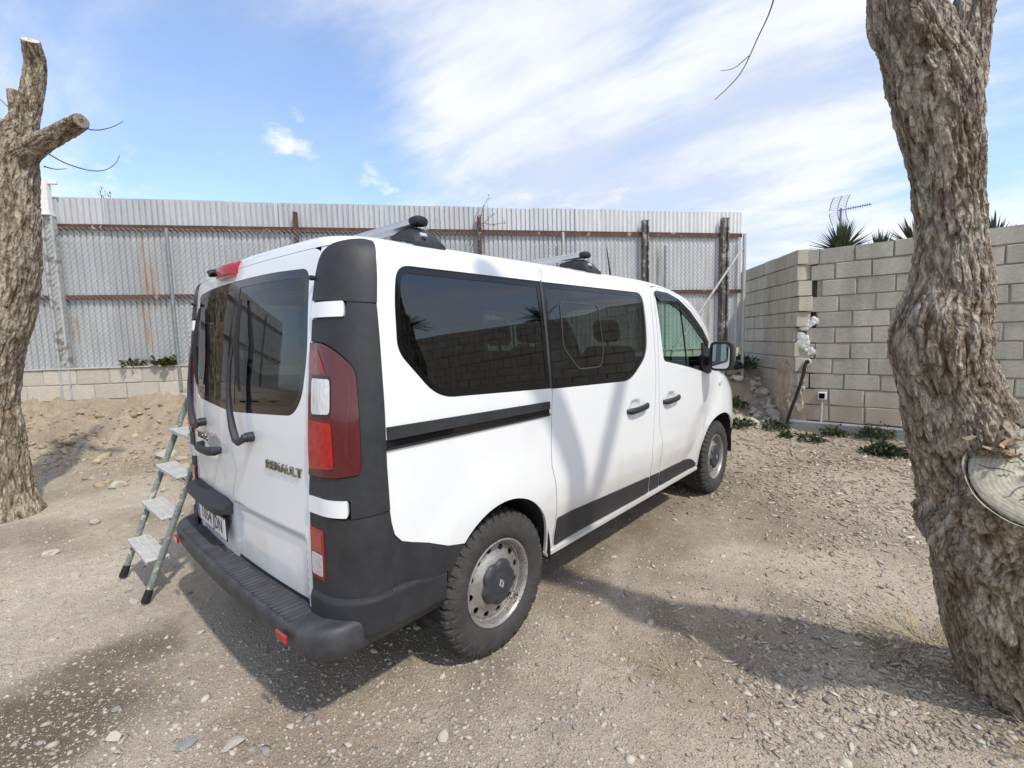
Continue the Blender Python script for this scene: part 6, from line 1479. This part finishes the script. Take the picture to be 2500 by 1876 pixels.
# left tree
tl_ = thing('pollarded_tree', 'pale-barked pollarded tree with two sawn stubs at the left edge', 'tree', (-.56, 3.68, -.02))
bark_tube('trunk', [(-0.618, 3.743, -0.161, 0.363), (-0.598, 3.721, 0.012, 0.279), (-0.606, 3.729, 0.25, 0.206), (-0.61, 3.734, 0.843, 0.181), (-0.618, 3.743, 1.134, 0.181), (-0.548, 3.665, 1.62, 0.2), (-0.461, 3.567, 2.016, 0.218), (-0.421, 3.522, 2.329, 0.221), (-0.383, 3.48, 2.676, 0.206), (-0.362, 3.456, 2.866, 0.194), (-0.324, 3.414, 3.129, 0.169), (-0.289, 3.375, 3.296, 0.139), (-0.249, 3.33, 3.406, 0.103), (-0.214, 3.291, 3.515, 0.066)], BARKL, tl_, .010, 230, .013, 23, -.3, fr=(6., 1.7), lumps=((-.30, 3.42, 1.72, .14, .04),))
bark_tube('limb', [(-0.273, 3.356, 3.202, 0.107), (-0.226, 3.304, 3.387, 0.085), (-0.185, 3.258, 3.57, 0.079), (-0.153, 3.222, 3.715, 0.076), (-0.125, 3.191, 3.896, 0.07), (-0.148, 3.096, 4.037, 0.06)], BARKL, tl_, .009, 150, .007, 29, .4, cap=True, fr=(8., 2.2))
bark_tube('limb', [(-0.277, 3.361, 3.146, 0.107), (-0.178, 3.176, 3.234, 0.082), (-0.058, 2.892, 3.285, 0.067), (0.05, 2.622, 3.328, 0.057)], BARKL, tl_, .009, 150, .008, 33, .2, cap=True, fr=(8., 2.2), cap_m=mat('bark_end', (.22, .18, .13), .95, vary=.35, scale=25, bump=.8, bscale=60))
bark_tube('limb', [(-0.338, 3.43, 3.02, 0.095), (-0.408, 3.51, 3.2, 0.069), (-0.488, 3.6, 3.4, 0.052)], BARKL, tl_, .010, 110, .008, 37, .2, cap=True)
bark_tube('limb_stub', [(-.27, 3.35, 3.30, .05), (-.262, 3.345, 3.50, .045), (-.268, 3.35, 3.70, .036)], BARKL, tl_, .010, 80, .006, 39, .2, cap=True)
twig('twig', [(0.175, 3.194, 3.473), (0.237, 3.124, 3.466), (0.321, 3.033, 3.492), (0.383, 2.971, 3.538)], .006, .0022, tl_)
twig('twig', [(-0.093, 3.466, 3.279), (0.007, 3.34, 3.185), (0.137, 3.184, 3.115), (0.233, 3.077, 3.111), (0.3, 3.01, 3.162), (0.337, 2.98, 3.242)], .006, .0022, tl_)
twig('twig', [(-0.218, 3.647, 3.562), (-0.264, 3.712, 3.654), (-0.323, 3.793, 3.758), (-0.374, 3.856, 3.801)], .006, .0022, tl_)
twig('twig', [(-0.223, 3.644, 3.509), (-0.286, 3.723, 3.565), (-0.365, 3.816, 3.596)], .006, .0022, tl_)
twig('twig', [(-0.245, 3.655, 3.408), (-0.31, 3.733, 3.451), (-0.384, 3.829, 3.536)], .006, .0022, tl_)
twig('twig', [(-0.118, 3.476, 3.158), (-0.052, 3.399, 3.131), (0.016, 3.322, 3.132)], .006, .0022, tl_)
# wiry creeper climbing the fence
vi = thing('creeper', 'wiry dark creeper twigs poking over the fence at a rusty post', 'creeper', (4.659, 3.079, 2.8))
twig('stem', [(4.584, 3.113, 2.55), (4.623, 3.082, 2.82), (4.725, 3.002, 3.15), (4.781, 2.959, 3.4), (4.834, 2.93, 3.6), (4.919, 2.876, 3.76)], .006, .003, vi)
twig('stem', [(4.725, 3.002, 3.15), (4.79, 2.939, 3.34), (4.91, 2.832, 3.33), (5.091, 2.691, 3.36)], .006, .003, vi)
twig('stem', [(4.79, 2.939, 3.3), (4.877, 2.871, 3.42), (4.956, 2.809, 3.5)], .006, .003, vi)
twig('stem', [(4.647, 3.064, 3.0), (4.703, 3.006, 3.4), (4.788, 2.953, 3.58)], .006, .003, vi)
m = MB(); rr = random.Random(3)
for a, b, n_ in (((5.33, 3.58), (5.44, 3.78), 26), ((5.30, 3.31), (5.70, 3.38), 34), ((5.36, 3.38), (5.52, 3.52), 14)):
    for _ in range(n_):
        t = rr.random(); p = FL(a[0]+(b[0]-a[0])*t+rr.gauss(0, .018), .15+rr.gauss(0, .02), a[1]+(b[1]-a[1])*t+rr.gauss(0, .018)); d = Vector((rr.gauss(0, 1), rr.gauss(0, 1), rr.gauss(0, 1))).normalized(); e = d.cross(Vector((0, 0, 1))).normalized(); l = rr.uniform(.012, .028); m.add([p, p+d*l*.5+e*l*.35, p+d*l, p+d*l*.5-e*l*.35], [(0, 1, 2), (0, 2, 3)])
m.obj('leaves', LEAFD, vi, kind='stuff')
